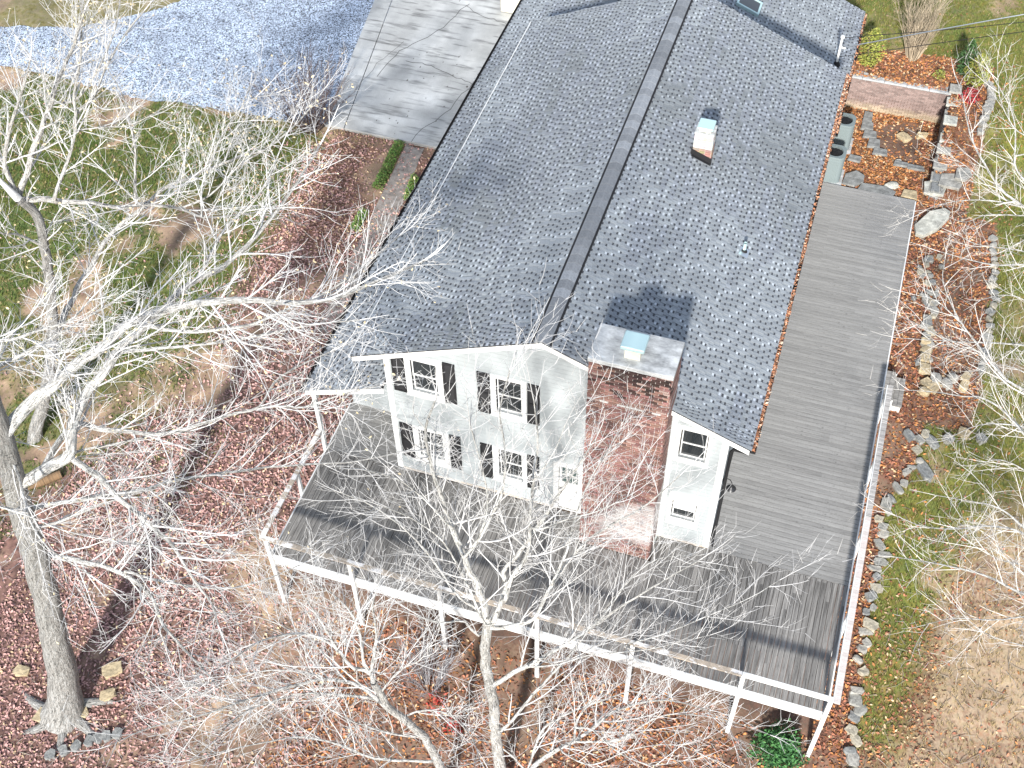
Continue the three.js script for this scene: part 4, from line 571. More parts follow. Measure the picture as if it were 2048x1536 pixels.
const LIMBS={"A":[[0.425,0.17,[-6.7,-3.1,8.5],[-6.54,-2.29,8.23],[-5.92,3.27,7.36],[-5.72,5.52,7.12],[-5.52,7.35,6.89],[-5.42,8.45,6.79],[-5.27,10.49,6.63],[-5.17,12.19,6.53]],[0.15,0.025,[-5.39,7.9,6.82],[-5.03,8.23,6.23],[-4.69,8.48,5.73],[-4.0,8.89,4.81],[-3.5,9.15,4.14],[-2.64,9.37,3.67],[-2.1,9.49,3.45],[-1.14,9.64,3.24],[-0.07,9.75,3.11],[0.66,9.81,2.72],[1.28,9.83,2.07],[1.95,9.8,1.21]],[0.15,0.02,[-5.63,6.2,7.05],[-4.98,6.54,6.59],[-4.57,6.79,6.22],[-4.77,7.13,5.49],[-4.62,7.44,4.85],[-4.28,7.86,4.03],[-3.83,8.21,3.4],[-3.21,8.71,2.51],[-2.52,9.06,2.08],[-2.06,9.42,1.44],[-1.79,9.68,0.95],[-1.5,10.07,0.13],[-1.26,10.5,-0.83]],[0.045,0.015,[-3.06,8.8,2.34],[-2.84,9.22,1.88],[-2.61,9.68,1.37],[-2.15,10.08,1.08],[-1.81,10.62,0.54],[-1.7,11.0,0.12]],[0.045,0.015,[-3.85,8.2,3.44],[-3.1,8.3,3.49],[-2.4,8.41,3.36],[-1.46,8.57,3.05],[-0.95,8.69,2.62],[-0.25,8.84,2.01],[0.37,9.01,1.19],[0.88,9.2,0.08]],[0.04,0.013,[-4.33,7.8,4.07],[-3.36,7.98,3.81],[-2.17,8.2,3.47],[-1.23,8.39,3.13],[-0.22,8.59,2.68],[0.84,8.8,2.39]],[0.08,0.015,[-5.1,6.48,6.67],[-4.99,6.6,5.42],[-4.34,6.69,5.4],[-3.73,6.78,5.34],[-2.85,6.9,5.26],[-2.15,7.03,4.88],[-1.48,7.16,4.42],[-0.99,7.25,4.18],[-0.9,7.36,3.5],[-0.51,7.47,2.95],[0.11,7.6,2.41]],[0.03,0.01,[-1.01,7.2,4.14],[-0.52,7.31,4.03],[-0.04,7.4,4.0],[0.73,7.6,3.57],[1.53,7.8,3.19]],[0.04,0.015,[-5.45,6.29,6.92],[-4.72,6.4,5.97],[-3.99,6.53,5.62],[-3.21,6.66,5.22],[-2.35,6.8,4.92]],[0.085,0.02,[-4.75,6.3,6.08],[-4.1,6.02,6.19],[-3.57,5.79,6.42],[-2.68,5.41,6.67],[-1.98,5.1,6.97],[-1.7,4.96,7.17],[-1.32,4.77,7.42],[-0.95,4.59,7.62],[-0.65,4.4,7.97]],[0.035,0.01,[-2.43,5.3,6.78],[-3.24,5.4,6.39],[-2.48,5.35,6.52],[-1.92,5.31,6.59],[-1.14,5.26,6.75],[-0.41,5.2,6.57]],[0.09,0.015,[-5.95,2.98,7.41],[-6.17,3.2,7.11],[-5.2,3.29,6.99],[-4.11,3.39,7.0],[-3.36,3.45,7.15],[-2.76,3.51,7.45],[-2.17,3.57,8.01],[-1.35,3.66,8.44],[-0.64,3.73,8.81],[0.06,3.8,9.18]],[0.04,0.013,[-3.7,3.42,7.08],[-3.7,3.6,7.06],[-2.81,3.68,7.06],[-1.8,3.77,6.96],[-1.12,3.83,6.83],[-0.3,3.93,6.36],[0.25,4.0,5.86]],[0.065,0.015,[-5.78,4.81,7.2],[-5.87,5.0,7.01],[-4.91,4.78,6.19],[-3.83,4.55,5.37],[-3.32,4.43,4.87],[-2.37,4.24,4.17],[-0.93,3.97,3.26],[0.13,3.79,2.72],[1.12,3.6,1.95]],[0.05,0.02,[-5.84,4.6,7.15],[-5.37,4.51,6.8],[-4.74,4.34,5.97],[-4.1,4.2,5.3]],[0.06,0.015,[-5.5,8.3,6.76],[-5.83,8.85,6.29],[-4.79,9.61,5.81],[-3.73,10.34,5.46],[-2.83,11.0,5.13]],[0.05,0.015,[-5.3,10.06,6.66],[-5.52,10.2,6.44],[-4.52,10.6,6.36],[-3.86,10.91,6.18],[-3.21,11.22,6.01],[-2.91,11.5,5.66]],[0.04,0.013,[-5.55,7.06,6.93],[-5.97,7.2,6.5],[-5.07,6.97,7.28],[-4.44,6.78,8.0],[-3.89,6.65,8.37],[-2.78,6.4,8.6]],[0.025,0.01,[-4.55,6.81,7.87],[-4.76,7.6,8.29],[-4.12,7.49,8.26],[-3.24,7.35,8.28],[-2.27,7.17,8.1],[-1.32,7.0,7.85]],[0.06,0.03,[-4.72,6.4,5.97],[-4.79,6.6,6.0],[-4.75,6.96,5.63],[-5.12,7.4,5.39]]],"B":[[0.21,0.12,[-11.6,-2.2,0.9],[-11.84,-2.28,1.21],[-11.0,0.51,0.2],[-10.53,2.49,-0.28],[-10.14,4.89,-0.64],[-10.03,6.16,-0.74],[-10.22,6.76,-0.58]],[0.1,0.015,[-10.69,1.5,-0.01],[-10.5,2.24,-1.13],[-10.25,2.84,-2.04],[-9.79,3.55,-3.05],[-8.97,4.16,-3.67],[-8.55,4.55,-4.13],[-7.58,5.07,-4.4],[-7.1,5.34,-4.54],[-6.14,5.85,-4.74],[-5.25,6.31,-4.82],[-4.42,7.0,-5.45],[-4.01,7.5,-6.03]],[0.1,0.025,[-10.13,6.48,-0.66],[-10.36,6.6,-0.72],[-10.09,7.28,-0.98],[-9.59,8.27,-1.32],[-9.07,9.24,-1.59],[-8.6,10.07,-1.78],[-7.92,11.15,-1.94],[-7.43,12.0,-2.01]],[0.08,0.02,[-10.36,6.6,-0.72],[-10.38,7.71,-0.75],[-10.06,8.63,-0.91],[-9.37,9.75,-1.04],[-8.67,11.0,-1.11]],[0.085,0.015,[-10.36,6.6,-0.72],[-9.41,6.73,-0.82],[-8.49,6.85,-0.87],[-7.36,7.0,-0.87],[-6.69,7.1,-1.04],[-5.69,7.24,-1.06],[-4.95,7.33,-0.85],[-4.09,7.46,-1.04],[-3.25,7.6,-1.33]],[0.06,0.02,[-9.08,6.77,-0.84],[-9.06,7.0,-0.57],[-8.68,7.95,-1.03],[-8.38,8.72,-1.37],[-8.28,9.72,-1.72],[-8.0,10.62,-2.02],[-7.71,12.0,-2.35]],[0.04,0.015,[-8.37,8.81,-1.4],[-8.45,9.0,-1.63],[-7.77,9.7,-1.81],[-7.45,10.32,-2.06],[-6.79,11.26,-2.32],[-6.11,12.0,-2.41]],[0.025,0.01,[-8.52,8.37,-1.22],[-8.59,8.5,-1.59],[-7.61,9.04,-1.43],[-6.4,9.68,-1.06],[-5.22,10.5,-1.0]],[0.045,0.015,[-9.54,8.36,-1.34],[-9.81,8.5,-2.37],[-8.66,9.17,-2.07],[-7.92,9.98,-2.2],[-7.15,11.23,-2.47],[-6.86,12.0,-2.6]],[0.05,0.025,[-8.86,4.27,-3.8],[-8.65,5.0,-3.03],[-8.47,6.46,-3.37],[-8.39,7.97,-3.54],[-8.41,8.5,-3.5]],[0.05,0.02,[-10.37,7.0,-0.73],[-10.89,7.2,-1.23],[-10.73,8.4,-0.79],[-10.25,10.0,-0.43]],[0.045,0.02,[-10.18,4.64,-0.6],[-10.22,4.8,-0.72],[-10.48,5.6,-0.36],[-10.54,6.15,0.17],[-10.69,6.8,0.45]],[0.03,0.01,[-7.01,5.39,-4.56],[-6.98,5.5,-4.38],[-6.38,6.66,-4.39],[-5.42,8.0,-4.24],[-4.87,9.0,-4.11]],[0.03,0.01,[-5.71,7.2,-1.09],[-4.95,7.56,-1.43],[-4.42,8.02,-2.22],[-3.77,8.41,-2.73],[-3.4,9.0,-3.92]],[0.03,0.01,[-4.89,7.4,-0.79],[-5.09,7.78,-1.33],[-5.05,8.14,-1.87],[-4.91,8.67,-2.65],[-4.44,9.21,-3.31],[-3.84,9.5,-3.3]]],"C":[[0.16,0.1,[5.3,-3.0,7.0],[5.3,-1.18,7.0],[5.25,1.43,7.02],[5.22,3.0,7.03],[5.14,4.21,7.07],[5.18,5.61,7.05],[5.24,6.24,7.02]],[0.085,0.015,[5.24,6.24,7.02],[5.28,6.4,7.1],[5.09,7.39,7.02],[4.84,8.45,7.04],[4.68,9.33,7.06],[4.52,10.51,7.13],[4.45,11.53,7.2],[4.45,12.45,7.29],[4.71,13.4,7.37]],[0.06,0.013,[5.36,6.3,7.09],[5.48,6.92,6.9],[5.54,7.36,6.78],[5.47,7.7,6.73],[5.67,8.15,6.66],[6.05,9.15,6.5],[6.38,10.08,6.4],[6.7,11.04,6.34],[7.01,12.0,6.33]],[0.05,0.01,[5.5,7.08,6.86],[5.59,7.2,7.03],[5.74,7.99,6.89],[5.97,8.65,6.81],[6.01,9.71,6.69],[6.06,10.87,6.63],[6.13,12.04,6.64],[6.1,13.2,6.76]],[0.06,0.01,[5.28,3.5,7.08],[5.94,4.21,6.77],[6.73,5.09,6.45],[7.16,5.61,6.24],[7.74,6.38,5.93],[8.42,7.25,5.68],[8.99,8.0,5.5]],[0.05,0.01,[5.26,0.88,7.02],[5.18,1.0,6.76],[5.43,1.33,7.11],[6.1,2.77,6.63],[6.7,4.09,6.27],[7.25,5.6,5.89],[7.58,6.5,5.72]],[0.05,0.01,[5.28,6.0,7.05],[5.93,6.59,7.12],[6.23,6.93,7.05],[6.43,7.64,6.67],[6.89,8.64,6.26],[7.23,9.15,6.13],[7.91,10.09,6.03],[8.41,11.0,5.87]],[0.035,0.01,[5.13,5.8,7.04],[5.08,5.92,7.24],[4.79,6.21,7.18],[4.43,6.59,7.54],[4.02,7.0,7.74]],[0.035,0.01,[5.25,6.3,7.05],[5.17,6.4,7.02],[4.64,7.05,7.1],[4.29,7.6,6.98],[3.99,8.07,6.91],[3.54,8.72,6.92],[3.07,9.4,7.07],[2.68,10.0,7.34]],[0.03,0.01,[5.36,6.3,7.09],[5.26,6.4,7.22],[4.92,7.34,7.08],[4.46,8.61,7.0],[4.02,9.57,7.23],[3.63,10.5,7.68]],[0.035,0.01,[4.77,8.85,7.05],[4.98,9.0,7.35],[5.41,10.01,7.09],[5.59,10.74,6.9],[5.59,11.65,6.72],[5.49,12.57,6.63],[5.64,13.5,6.53]],[0.03,0.01,[4.98,9.0,7.35],[5.19,9.45,7.32],[5.42,10.65,7.21],[5.34,11.96,7.25],[5.26,13.0,7.37]],[0.025,0.01,[4.64,9.65,7.08],[4.81,9.8,7.34],[4.37,10.62,7.42],[4.02,11.27,7.57],[3.67,12.0,8.02]],[0.025,0.007,[6.08,4.37,6.71],[6.0,4.6,6.96],[6.6,4.89,6.9],[7.27,5.26,6.65],[8.33,5.82,6.49],[9.5,6.5,6.15]],[0.025,0.007,[7.21,5.68,6.21],[6.88,6.2,7.02],[7.39,6.63,6.56],[7.77,7.17,5.83],[8.15,7.51,5.46],[8.97,8.0,5.4]],[0.022,0.007,[8.14,5.72,6.52],[7.96,6.2,6.7],[8.57,6.48,6.44],[9.41,6.9,5.95],[10.06,7.23,5.55],[10.52,7.5,5.16]],[0.025,0.007,[6.01,9.61,6.7],[6.18,9.8,6.91],[6.68,10.17,6.8],[7.26,10.6,6.7],[7.71,11.0,6.52]],[0.02,0.007,[6.1,11.61,6.64],[6.26,11.8,7.25],[6.55,12.49,7.07],[6.66,13.0,6.93]],[0.03,0.007,[6.6,8.0,6.52],[6.52,8.2,6.98],[6.67,8.84,6.67],[6.74,9.54,6.34],[6.89,10.37,6.0],[7.27,11.5,5.63]]],"D":[[0.13,0.075,[4.0,-3.0,7.5],[3.95,-0.97,7.53],[3.72,1.03,7.66],[3.36,2.26,7.89],[3.19,2.97,8.02],[3.03,4.32,8.15]],[0.05,0.01,[3.02,4.3,8.14],[3.01,4.73,8.06],[3.07,5.18,7.96],[3.14,6.19,7.78],[3.1,6.7,7.74],[3.18,7.2,7.67]],[0.05,0.01,[3.03,4.6,8.13],[2.93,4.67,8.09],[2.6,4.87,8.2],[2.29,5.1,8.05],[1.76,5.43,8.03],[1.37,5.71,8.29],[1.0,6.07,8.82],[0.79,6.5,9.61]],[0.04,0.01,[2.97,4.8,8.14],[2.87,5.02,8.11],[2.79,5.63,7.88],[2.58,6.31,7.74],[2.26,7.01,7.79],[2.03,7.5,7.91]],[0.03,0.007,[2.24,5.13,8.05],[2.38,5.4,8.18],[2.02,6.17,8.01],[1.66,6.96,7.89],[1.4,7.6,7.79]],[0.055,0.01,[3.26,2.67,7.97],[3.09,2.8,7.97],[2.51,3.02,7.8],[1.72,3.31,7.99],[1.13,3.6,8.53],[0.4,3.99,9.32],[-0.1,4.29,9.92],[-0.78,4.67,10.59],[-1.21,5.0,11.26]],[0.04,0.01,[3.35,2.3,7.9],[3.2,2.4,7.82],[2.76,2.65,7.83],[2.17,2.99,8.08],[1.5,3.42,8.45],[1.06,3.78,8.95],[0.65,4.2,9.62],[0.56,4.6,10.4]],[0.04,0.01,[3.88,-0.34,7.57],[3.87,-0.2,7.7],[3.32,0.15,8.01],[2.75,0.53,8.32],[1.92,1.05,8.46],[1.18,1.54,8.73],[0.69,1.96,9.2],[0.14,2.47,9.8],[-0.37,3.0,10.44]],[0.025,0.01,[3.32,2.1,7.83],[3.84,2.41,7.62],[4.47,2.72,7.69],[5.11,3.07,8.12],[5.55,3.4,8.71]],[0.03,0.01,[3.71,1.0,7.65],[3.32,1.55,8.0],[2.45,2.77,8.48],[1.9,3.61,8.58],[1.57,4.5,8.3]],[0.025,0.007,[3.11,3.8,8.11],[3.55,4.65,7.87],[4.02,5.29,7.82],[4.32,6.0,7.64]],[0.025,0.007,[3.11,3.68,8.09],[2.76,3.8,8.1],[1.69,4.39,7.84],[0.81,4.87,7.78],[0.23,5.19,7.9],[-0.41,5.6,8.28]],[0.025,0.007,[1.81,3.85,8.5],[1.95,4.0,8.27],[1.08,4.4,8.53],[0.46,4.74,9.02],[-0.07,5.1,9.61],[-0.56,5.4,10.03]]],"E":[[0.11,0.09,[6.3,-3.1,7.6],[6.1,-2.0,7.5],[6.0,-1.0,7.4]],[0.07,0.01,[6.01,-1.11,7.41],[6.04,-1.0,7.02],[6.65,-0.27,6.43],[6.99,0.02,6.29],[7.3,0.38,6.03],[7.76,0.9,5.66],[8.84,1.79,5.46],[9.86,2.6,5.78]],[0.04,0.01,[6.01,-1.1,7.37],[6.0,-1.0,6.9],[6.15,-0.05,6.24],[6.51,0.44,6.02],[7.03,1.03,5.85],[7.94,2.05,5.68],[8.76,3.0,5.58]],[0.035,0.01,[7.1,0.15,6.2],[7.02,0.4,6.45],[7.01,1.16,6.25],[7.22,1.98,6.07],[7.47,3.0,5.87]],[0.03,0.007,[7.02,0.4,6.45],[7.93,0.75,6.28],[8.91,1.25,5.56],[10.24,1.78,5.51],[11.24,2.2,5.75]],[0.025,0.007,[7.01,0.88,6.32],[7.35,1.0,6.3],[8.02,1.23,6.72],[8.87,1.51,6.93],[9.69,1.8,6.67]],[0.025,0.007,[6.77,-0.16,6.38],[6.68,0.0,6.55],[7.51,0.32,6.86],[8.32,0.7,6.38],[9.29,1.11,6.13],[10.22,1.5,6.37]],[0.025,0.007,[6.02,-1.0,6.96],[5.44,-0.11,6.95],[4.92,0.63,7.19],[4.51,1.5,7.97]]],"F":[[0.16,0.1,[18.0,-0.3,-13.2],[17.7,1.5,-12.9],[17.2,3.4,-12.6],[16.6,5.4,-12.2]],[0.06,0.013,[17.33,2.9,-12.68],[15.7,3.0,-12.11],[15.32,3.22,-12.31],[14.64,3.54,-12.43],[14.0,3.93,-12.91],[13.44,4.32,-13.53],[12.81,4.97,-14.92],[12.53,5.2,-15.36]],[0.045,0.01,[15.6,3.06,-12.16],[15.79,3.4,-12.13],[15.06,4.03,-12.51],[14.72,4.33,-12.7],[14.47,5.0,-13.53],[14.15,5.43,-13.97],[13.53,6.0,-14.34]],[0.03,0.007,[15.35,3.2,-12.29],[15.37,3.0,-12.58],[14.56,3.39,-12.4],[13.46,4.0,-12.65],[12.7,4.4,-12.63]],[0.025,0.007,[15.37,3.0,-12.58],[14.3,3.35,-12.16],[13.17,3.73,-11.29],[12.45,4.0,-10.4]],[0.025,0.007,[15.37,3.0,-12.58],[15.6,2.8,-12.58],[14.26,3.2,-11.65],[13.65,3.41,-10.91],[13.05,3.6,-10.82]],[0.035,0.01,[17.44,2.5,-12.74],[16.17,2.6,-10.92],[15.49,2.95,-10.7],[14.58,3.4,-10.12],[13.96,3.72,-9.73],[13.46,4.0,-9.62]],[0.04,0.01,[16.11,2.63,-10.9],[16.18,2.6,-10.71],[15.53,2.87,-10.24],[14.58,3.29,-9.49],[13.58,3.74,-9.02],[13.02,4.0,-8.79]],[0.025,0.007,[14.65,4.51,-12.93],[15.2,5.0,-12.76],[14.63,5.42,-12.75],[14.35,5.61,-12.68],[13.72,6.24,-13.02],[13.38,7.0,-13.77]]],"G":[[0.17,0.1,[18.3,-1.2,-6.2],[17.9,1.0,-6.2],[17.4,3.2,-6.4],[17.0,5,-6.4]],[0.06,0.01,[17.61,2.27,-6.32],[16.48,2.4,-5.32],[15.82,2.79,-5.48],[15.31,3.06,-5.46],[14.73,3.43,-5.67],[14.25,3.76,-5.93],[13.82,4.06,-6.16],[13.39,4.42,-6.56],[13.09,4.72,-6.95],[13.04,5.0,-7.44]],[0.04,0.007,[16.0,2.68,-5.44],[16.02,2.8,-7.03],[15.0,3.24,-6.54],[14.38,3.51,-6.15],[13.57,3.88,-5.61],[12.87,4.22,-5.55],[12.08,4.6,-5.44]],[0.025,0.007,[15.26,3.09,-5.48],[14.88,3.2,-5.83],[14.5,3.35,-5.94],[13.85,3.6,-5.9],[13.13,3.86,-5.5],[12.21,4.2,-4.99]],[0.05,0.007,[16.48,2.4,-5.32],[16.6,2.2,-4.13],[15.92,2.46,-4.34],[15.3,2.73,-4.74],[14.64,2.96,-4.74],[14.34,3.06,-4.56],[13.64,3.29,-4.29],[12.74,3.6,-3.82]],[0.02,0.007,[13.83,4.0,-6.22],[13.03,4.38,-6.47],[12.48,4.6,-6.27]],[0.025,0.007,[16.53,2.31,-4.78],[16.45,2.2,-4.77],[15.63,2.45,-4.49],[14.83,2.69,-4.04],[13.97,3.0,-3.01]],[0.025,0.007,[16.36,2.47,-5.35],[16.26,2.6,-5.98],[15.77,2.85,-6.07],[15.08,3.15,-5.85],[14.54,3.4,-5.28]],[0.025,0.007,[15.93,2.84,-6.99],[15.94,3.4,-7.58],[15.39,3.83,-7.75],[14.81,4.17,-7.43],[14.11,4.6,-6.59]]],"H":[[0.17,0.1,[18.6,-2.1,-0.6],[18.2,0,-0.6],[17.8,2.2,-0.7],[17.4,4,-0.6]],[0.045,0.01,[17.91,1.62,-0.67],[16.97,1.8,-1.33],[16.26,2.1,-1.4],[15.46,2.41,-1.17],[14.43,2.81,-0.48],[13.7,3.1,-0.13],[12.98,3.4,-0.03]],[0.05,0.01,[17.95,1.39,-0.66],[17.09,1.6,-0.01],[16.42,1.86,0.18],[15.32,2.32,0.26],[14.42,2.68,0.51],[13.78,2.94,0.75],[13.13,3.2,1.01]],[0.035,0.007,[17.97,1.27,-0.66],[17.17,1.4,0.42],[16.51,1.65,0.69],[15.79,1.93,1.16],[14.75,2.33,1.69],[14.11,2.6,2.22]],[0.035,0.007,[16.98,1.8,-1.18],[15.83,2.45,-1.57],[15.43,2.66,-1.57],[14.67,3.01,-1.27],[13.83,3.4,-0.9]],[0.025,0.007,[17.56,1.49,-0.36],[17.07,1.6,-0.59],[16.19,2.2,-0.37],[15.35,2.77,-0.03],[14.72,3.35,-0.18],[14.07,4.0,-0.4]],[0.025,0.007,[16.93,1.49,0.52],[17.21,1.4,1.24],[16.44,1.72,1.52],[15.42,2.16,1.69],[14.6,2.6,1.38]],[0.03,0.007,[16.14,2.27,-1.46],[16.7,2.5,-2.62],[15.94,2.93,-2.71],[15.27,3.27,-2.56],[14.63,3.6,-1.94]],[0.025,0.007,[17.03,1.62,0.01],[17.02,1.8,-0.16],[16.28,2.29,-0.05],[15.55,2.86,-0.18],[15.32,3.2,-0.47]]]};// ---------- bare trees ----------
const V = (x, y, z) => new THREE.Vector3(x, y, z);
function perp(d) { const a = V(rr(-1, 1), rr(-1, 1), rr(-1, 1)); a.addScaledVector(d, -a.dot(d)); return a.normalize(); }
function buildTree(key, name, label, o) {
  const t = thing(name, label, 'tree', 'bare deciduous trees'), tw = new MB(), br = new MB(), tips = [];
  const shade = () => { const k = rr(0.75, 1.15); return o.twig.map(c => c * k); };
  function twig(p, d, len, r, lvl) {
    const n = lvl === 1 ? Math.max(4, Math.round(len / 0.28)) : lvl === 2 ? 4 : 3, step = len / n, pts = [p.clone()], rad = [r], q = p.clone(), e = d.clone(), kids = [], curl = perp(d).multiplyScalar(rr(0.0, 0.12)).add(V(0, o.up * 0.09, 0));
    for (let i = 1; i <= n; i++) { e.add(curl).add(V(rr(-1, 1), rr(-1, 1), rr(-1, 1)).multiplyScalar(0.075)).normalize(); q.addScaledVector(e, step); pts.push(q.clone()); rad.push(lerp(r, r * 0.38, i / n)); kids.push([q.clone(), e.clone(), lerp(r, r * 0.4, i / n), i / n]); }
    (lvl === 1 ? br : tw).tube(pts, rad, lvl === 1 ? 5 : 3, shade());
    if (lvl < 3) {
      const gap = lvl === 1 ? o.gap2 : o.gap3; for (let s = rr(0.3, 1) * gap; s < len; s += gap * rr(0.6, 1.4)) {
        const k = Math.min(n - 1, Math.floor(s / step)), [kp, kd, kr, f] = kids[k], b = k ? kids[k - 1][0] : p, at = b.clone().lerp(kp, (s / step) % 1), nd = kd.clone().multiplyScalar(rr(0.6, 1.1)).add(perp(kd).multiplyScalar(rr(0.45, 0.95))).normalize();
        lvl === 1 ? twig(at, nd, Math.min(len * 0.7, rr(0.4, 1.25)) * (1 - f * 0.35), Math.min(kr * 0.75, o.r2), 2) : twig(at, nd, rr(0.15, 0.5), o.r3, 3);
      }
    }
    if (lvl >= 2 && rnd() < o.leafy) tips.push(q.clone());
  }
  LIMBS[key].forEach((L, li) => {
    const pts = L.slice(2).map(p => V(...p)), cv = new THREE.CatmullRomCurve3(pts, false, 'centripetal'), len = cv.getLength(), n = Math.max(6, Math.round(len / 0.22)), P = cv.getSpacedPoints(n), r0 = L[0], r1 = L[1];
    const R = P.map((p, i) => { const f = i / n; let r = lerp(r0, r1, Math.pow(f, 0.8)) * (li ? 0.93 + 0.14 * vn(i * 0.7 + li * 5, li) : 0.97 + 0.06 * vn(i * 0.35, 2)); if (!li) r *= 1 + 0.5 * Math.exp(-i * 0.22 / 0.5); return r; });
    P.forEach((p, i) => { if (i && i < n) { const k = li ? Math.min(0.05, R[i] * 0.5) : 0.02; p.x += (vn(i * 0.6, li * 9 + 1) - 0.5) * k * 2; p.z += (vn(i * 0.6, li * 9 + 4) - 0.5) * k * 2; } });
    const g = new MB(); g.tube(P, R, r0 > 0.1 ? 20 : 8, li ? o.limb : o.trunk); mesh(li ? 'limb' : 'trunk', g.geo(), M.bark, t);
    if (!li && !o.trunkKids) return;
    const gap = o.gap1; for (let s = len * (li ? 0.14 : 0.45); s < len; s += gap * rr(0.5, 1.5)) {
      const f = s / len, at = cv.getPointAt(f), d = cv.getTangentAt(f), rr0 = lerp(r0, r1, f), nd = d.clone().multiplyScalar(rr(0.5, 1.0)).add(perp(d).multiplyScalar(rr(0.5, 1.0))).add(V(0, 0.12 * o.up, 0)).normalize();
      twig(at, nd, rr(0.8, 2.7) * (1.05 - f * 0.45) * o.len, clamp(rr0 * rr(0.28, 0.6), 0.008, o.r1), 1);
    }
    twig(P[n], cv.getTangentAt(1), rr(0.6, 1.1), r1, 1);
  });
  for (let k = 0; k < (o.roots || 0); k++) { const b = V(...LIMBS[key][0][2]), a = k * 1.05 + rr(-0.2, 0.2), L = rr(0.9, 1.7), pts = []; for (let i = 0; i <= 6; i++) { const s = 0.15 + L * i / 6, x = b.x + Math.cos(a + i * 0.06) * s, z = b.z + Math.sin(a + i * 0.06) * s; pts.push(V(x, i ? rough(x, z) + 0.04 - 0.02 * i : b.y + 0.32, z)); } mesh('root', new MB().tube(pts, [0.19, 0.17, 0.15, 0.13, 0.11, 0.09, 0.06], 9, o.trunk).geo(), M.bark, t); }
  mesh('branches', br.geo(), M.twig, t, 'stuff'); mesh('twigs', tw.geo(), M.twig, t, 'stuff');
  if (tips.length > 10) {
    const lg = leafGeo(0.034), im = new THREE.InstancedMesh(lg, leafM, tips.length), d = new THREE.Object3D(), c = new THREE.Color(); im.name = 'clinging_leaves'; im.userData.kind = 'stuff'; im.castShadow = true;
    tips.forEach((p, i) => { d.position.copy(p); d.rotation.set(rr(-2, 2), rr(0, 6), rr(-1, 1)); d.scale.setScalar(rr(0.7, 1.5)); d.updateMatrix(); im.setMatrixAt(i, d.matrix); const k = rr(0.7, 1.2); im.setColorAt(i, c.setRGB(0.62 * k, 0.50 * k, 0.30 * k)); }); t.add(im);
  }
  return t;
}
function leafGeo(s) { const g = new THREE.BufferGeometry(); g.setAttribute('position', new THREE.Float32BufferAttribute([0, 0, -s, s * 0.5, s * 0.22, -s * 0.1, 0, 0.0, s * 0.15, -s * 0.5, s * 0.2, -s * 0.1, s * 0.32, s * 0.1, s * 0.55, -s * 0.3, s * 0.16, s * 0.6, 0, s * 0.12, s], 3)); g.setIndex([0, 2, 1, 0, 3, 2, 1, 2, 4, 3, 5, 2, 2, 6, 4, 2, 5, 6]); g.setAttribute('uv', new THREE.Float32BufferAttribute(new Array(14).fill(0), 2)); g.computeVertexNormals(); return g; }
const leafM = new THREE.MeshStandardMaterial({ color: 0xffffff, roughness: 0.8, side: THREE.DoubleSide });
const O = { up: 0.6, gap1: 0.3, gap2: 0.21, gap3: 0.24, r1: 0.024, r2: 0.009, r3: 0.0055, len: 1, leafy: 0, twig: [0.64, 0.63, 0.61], limb: [1.35, 1.36, 1.36], trunk: [0.8, 0.8, 0.79] };
buildTree('A', 'maple_tree', 'largest bare tree, thick grey trunk at the left with long pale limbs reaching the roof', { ...O, leafy: 0.1, roots: 6 });
buildTree('B', 'lichen_tree', 'bare lichen covered tree at the upper left beside the gravel drive', { ...O, leafy: 0.2, limb: [1.2, 1.2, 1.19], trunkKids: true, gap1: 0.34 });
buildTree('C', 'birch_tree', 'slender bare pale tree rising in front of the deck and gable', { ...O, up: 1.1, gap1: 0.36, gap2: 0.25, len: 0.9, r1: 0.02, r2: 0.008, r3: 0.005, twig: [0.56, 0.55, 0.535], trunk: [1.25, 1.25, 1.24] });
buildTree('D', 'young_tree', 'bare tree arching left below the front deck rail', { ...O, up: 0.8, gap1: 0.27, trunk: [1.25, 1.25, 1.24] });
buildTree('E', 'sapling_tree', 'low bare tree spreading right under the front deck posts', { ...O, up: 0.9, gap1: 0.3, len: 0.8 });
buildTree('F', 'side_tree', 'bare tree at the upper right edge reaching over the terrace bed', { ...O, gap1: 0.42, gap2: 0.3, twig: [0.68, 0.65, 0.6], len: 0.75 });
buildTree('G', 'side_tree', 'bare tree at the right edge with limbs reaching toward the wooden steps', { ...O, gap1: 0.38, gap2: 0.28, twig: [0.68, 0.65, 0.6], len: 0.8 });
buildTree('H', 'side_tree', 'bare tree at the lower right edge over the dry lawn', { ...O, gap1: 0.38, gap2: 0.28, twig: [0.68, 0.65, 0.6], len: 0.8 });

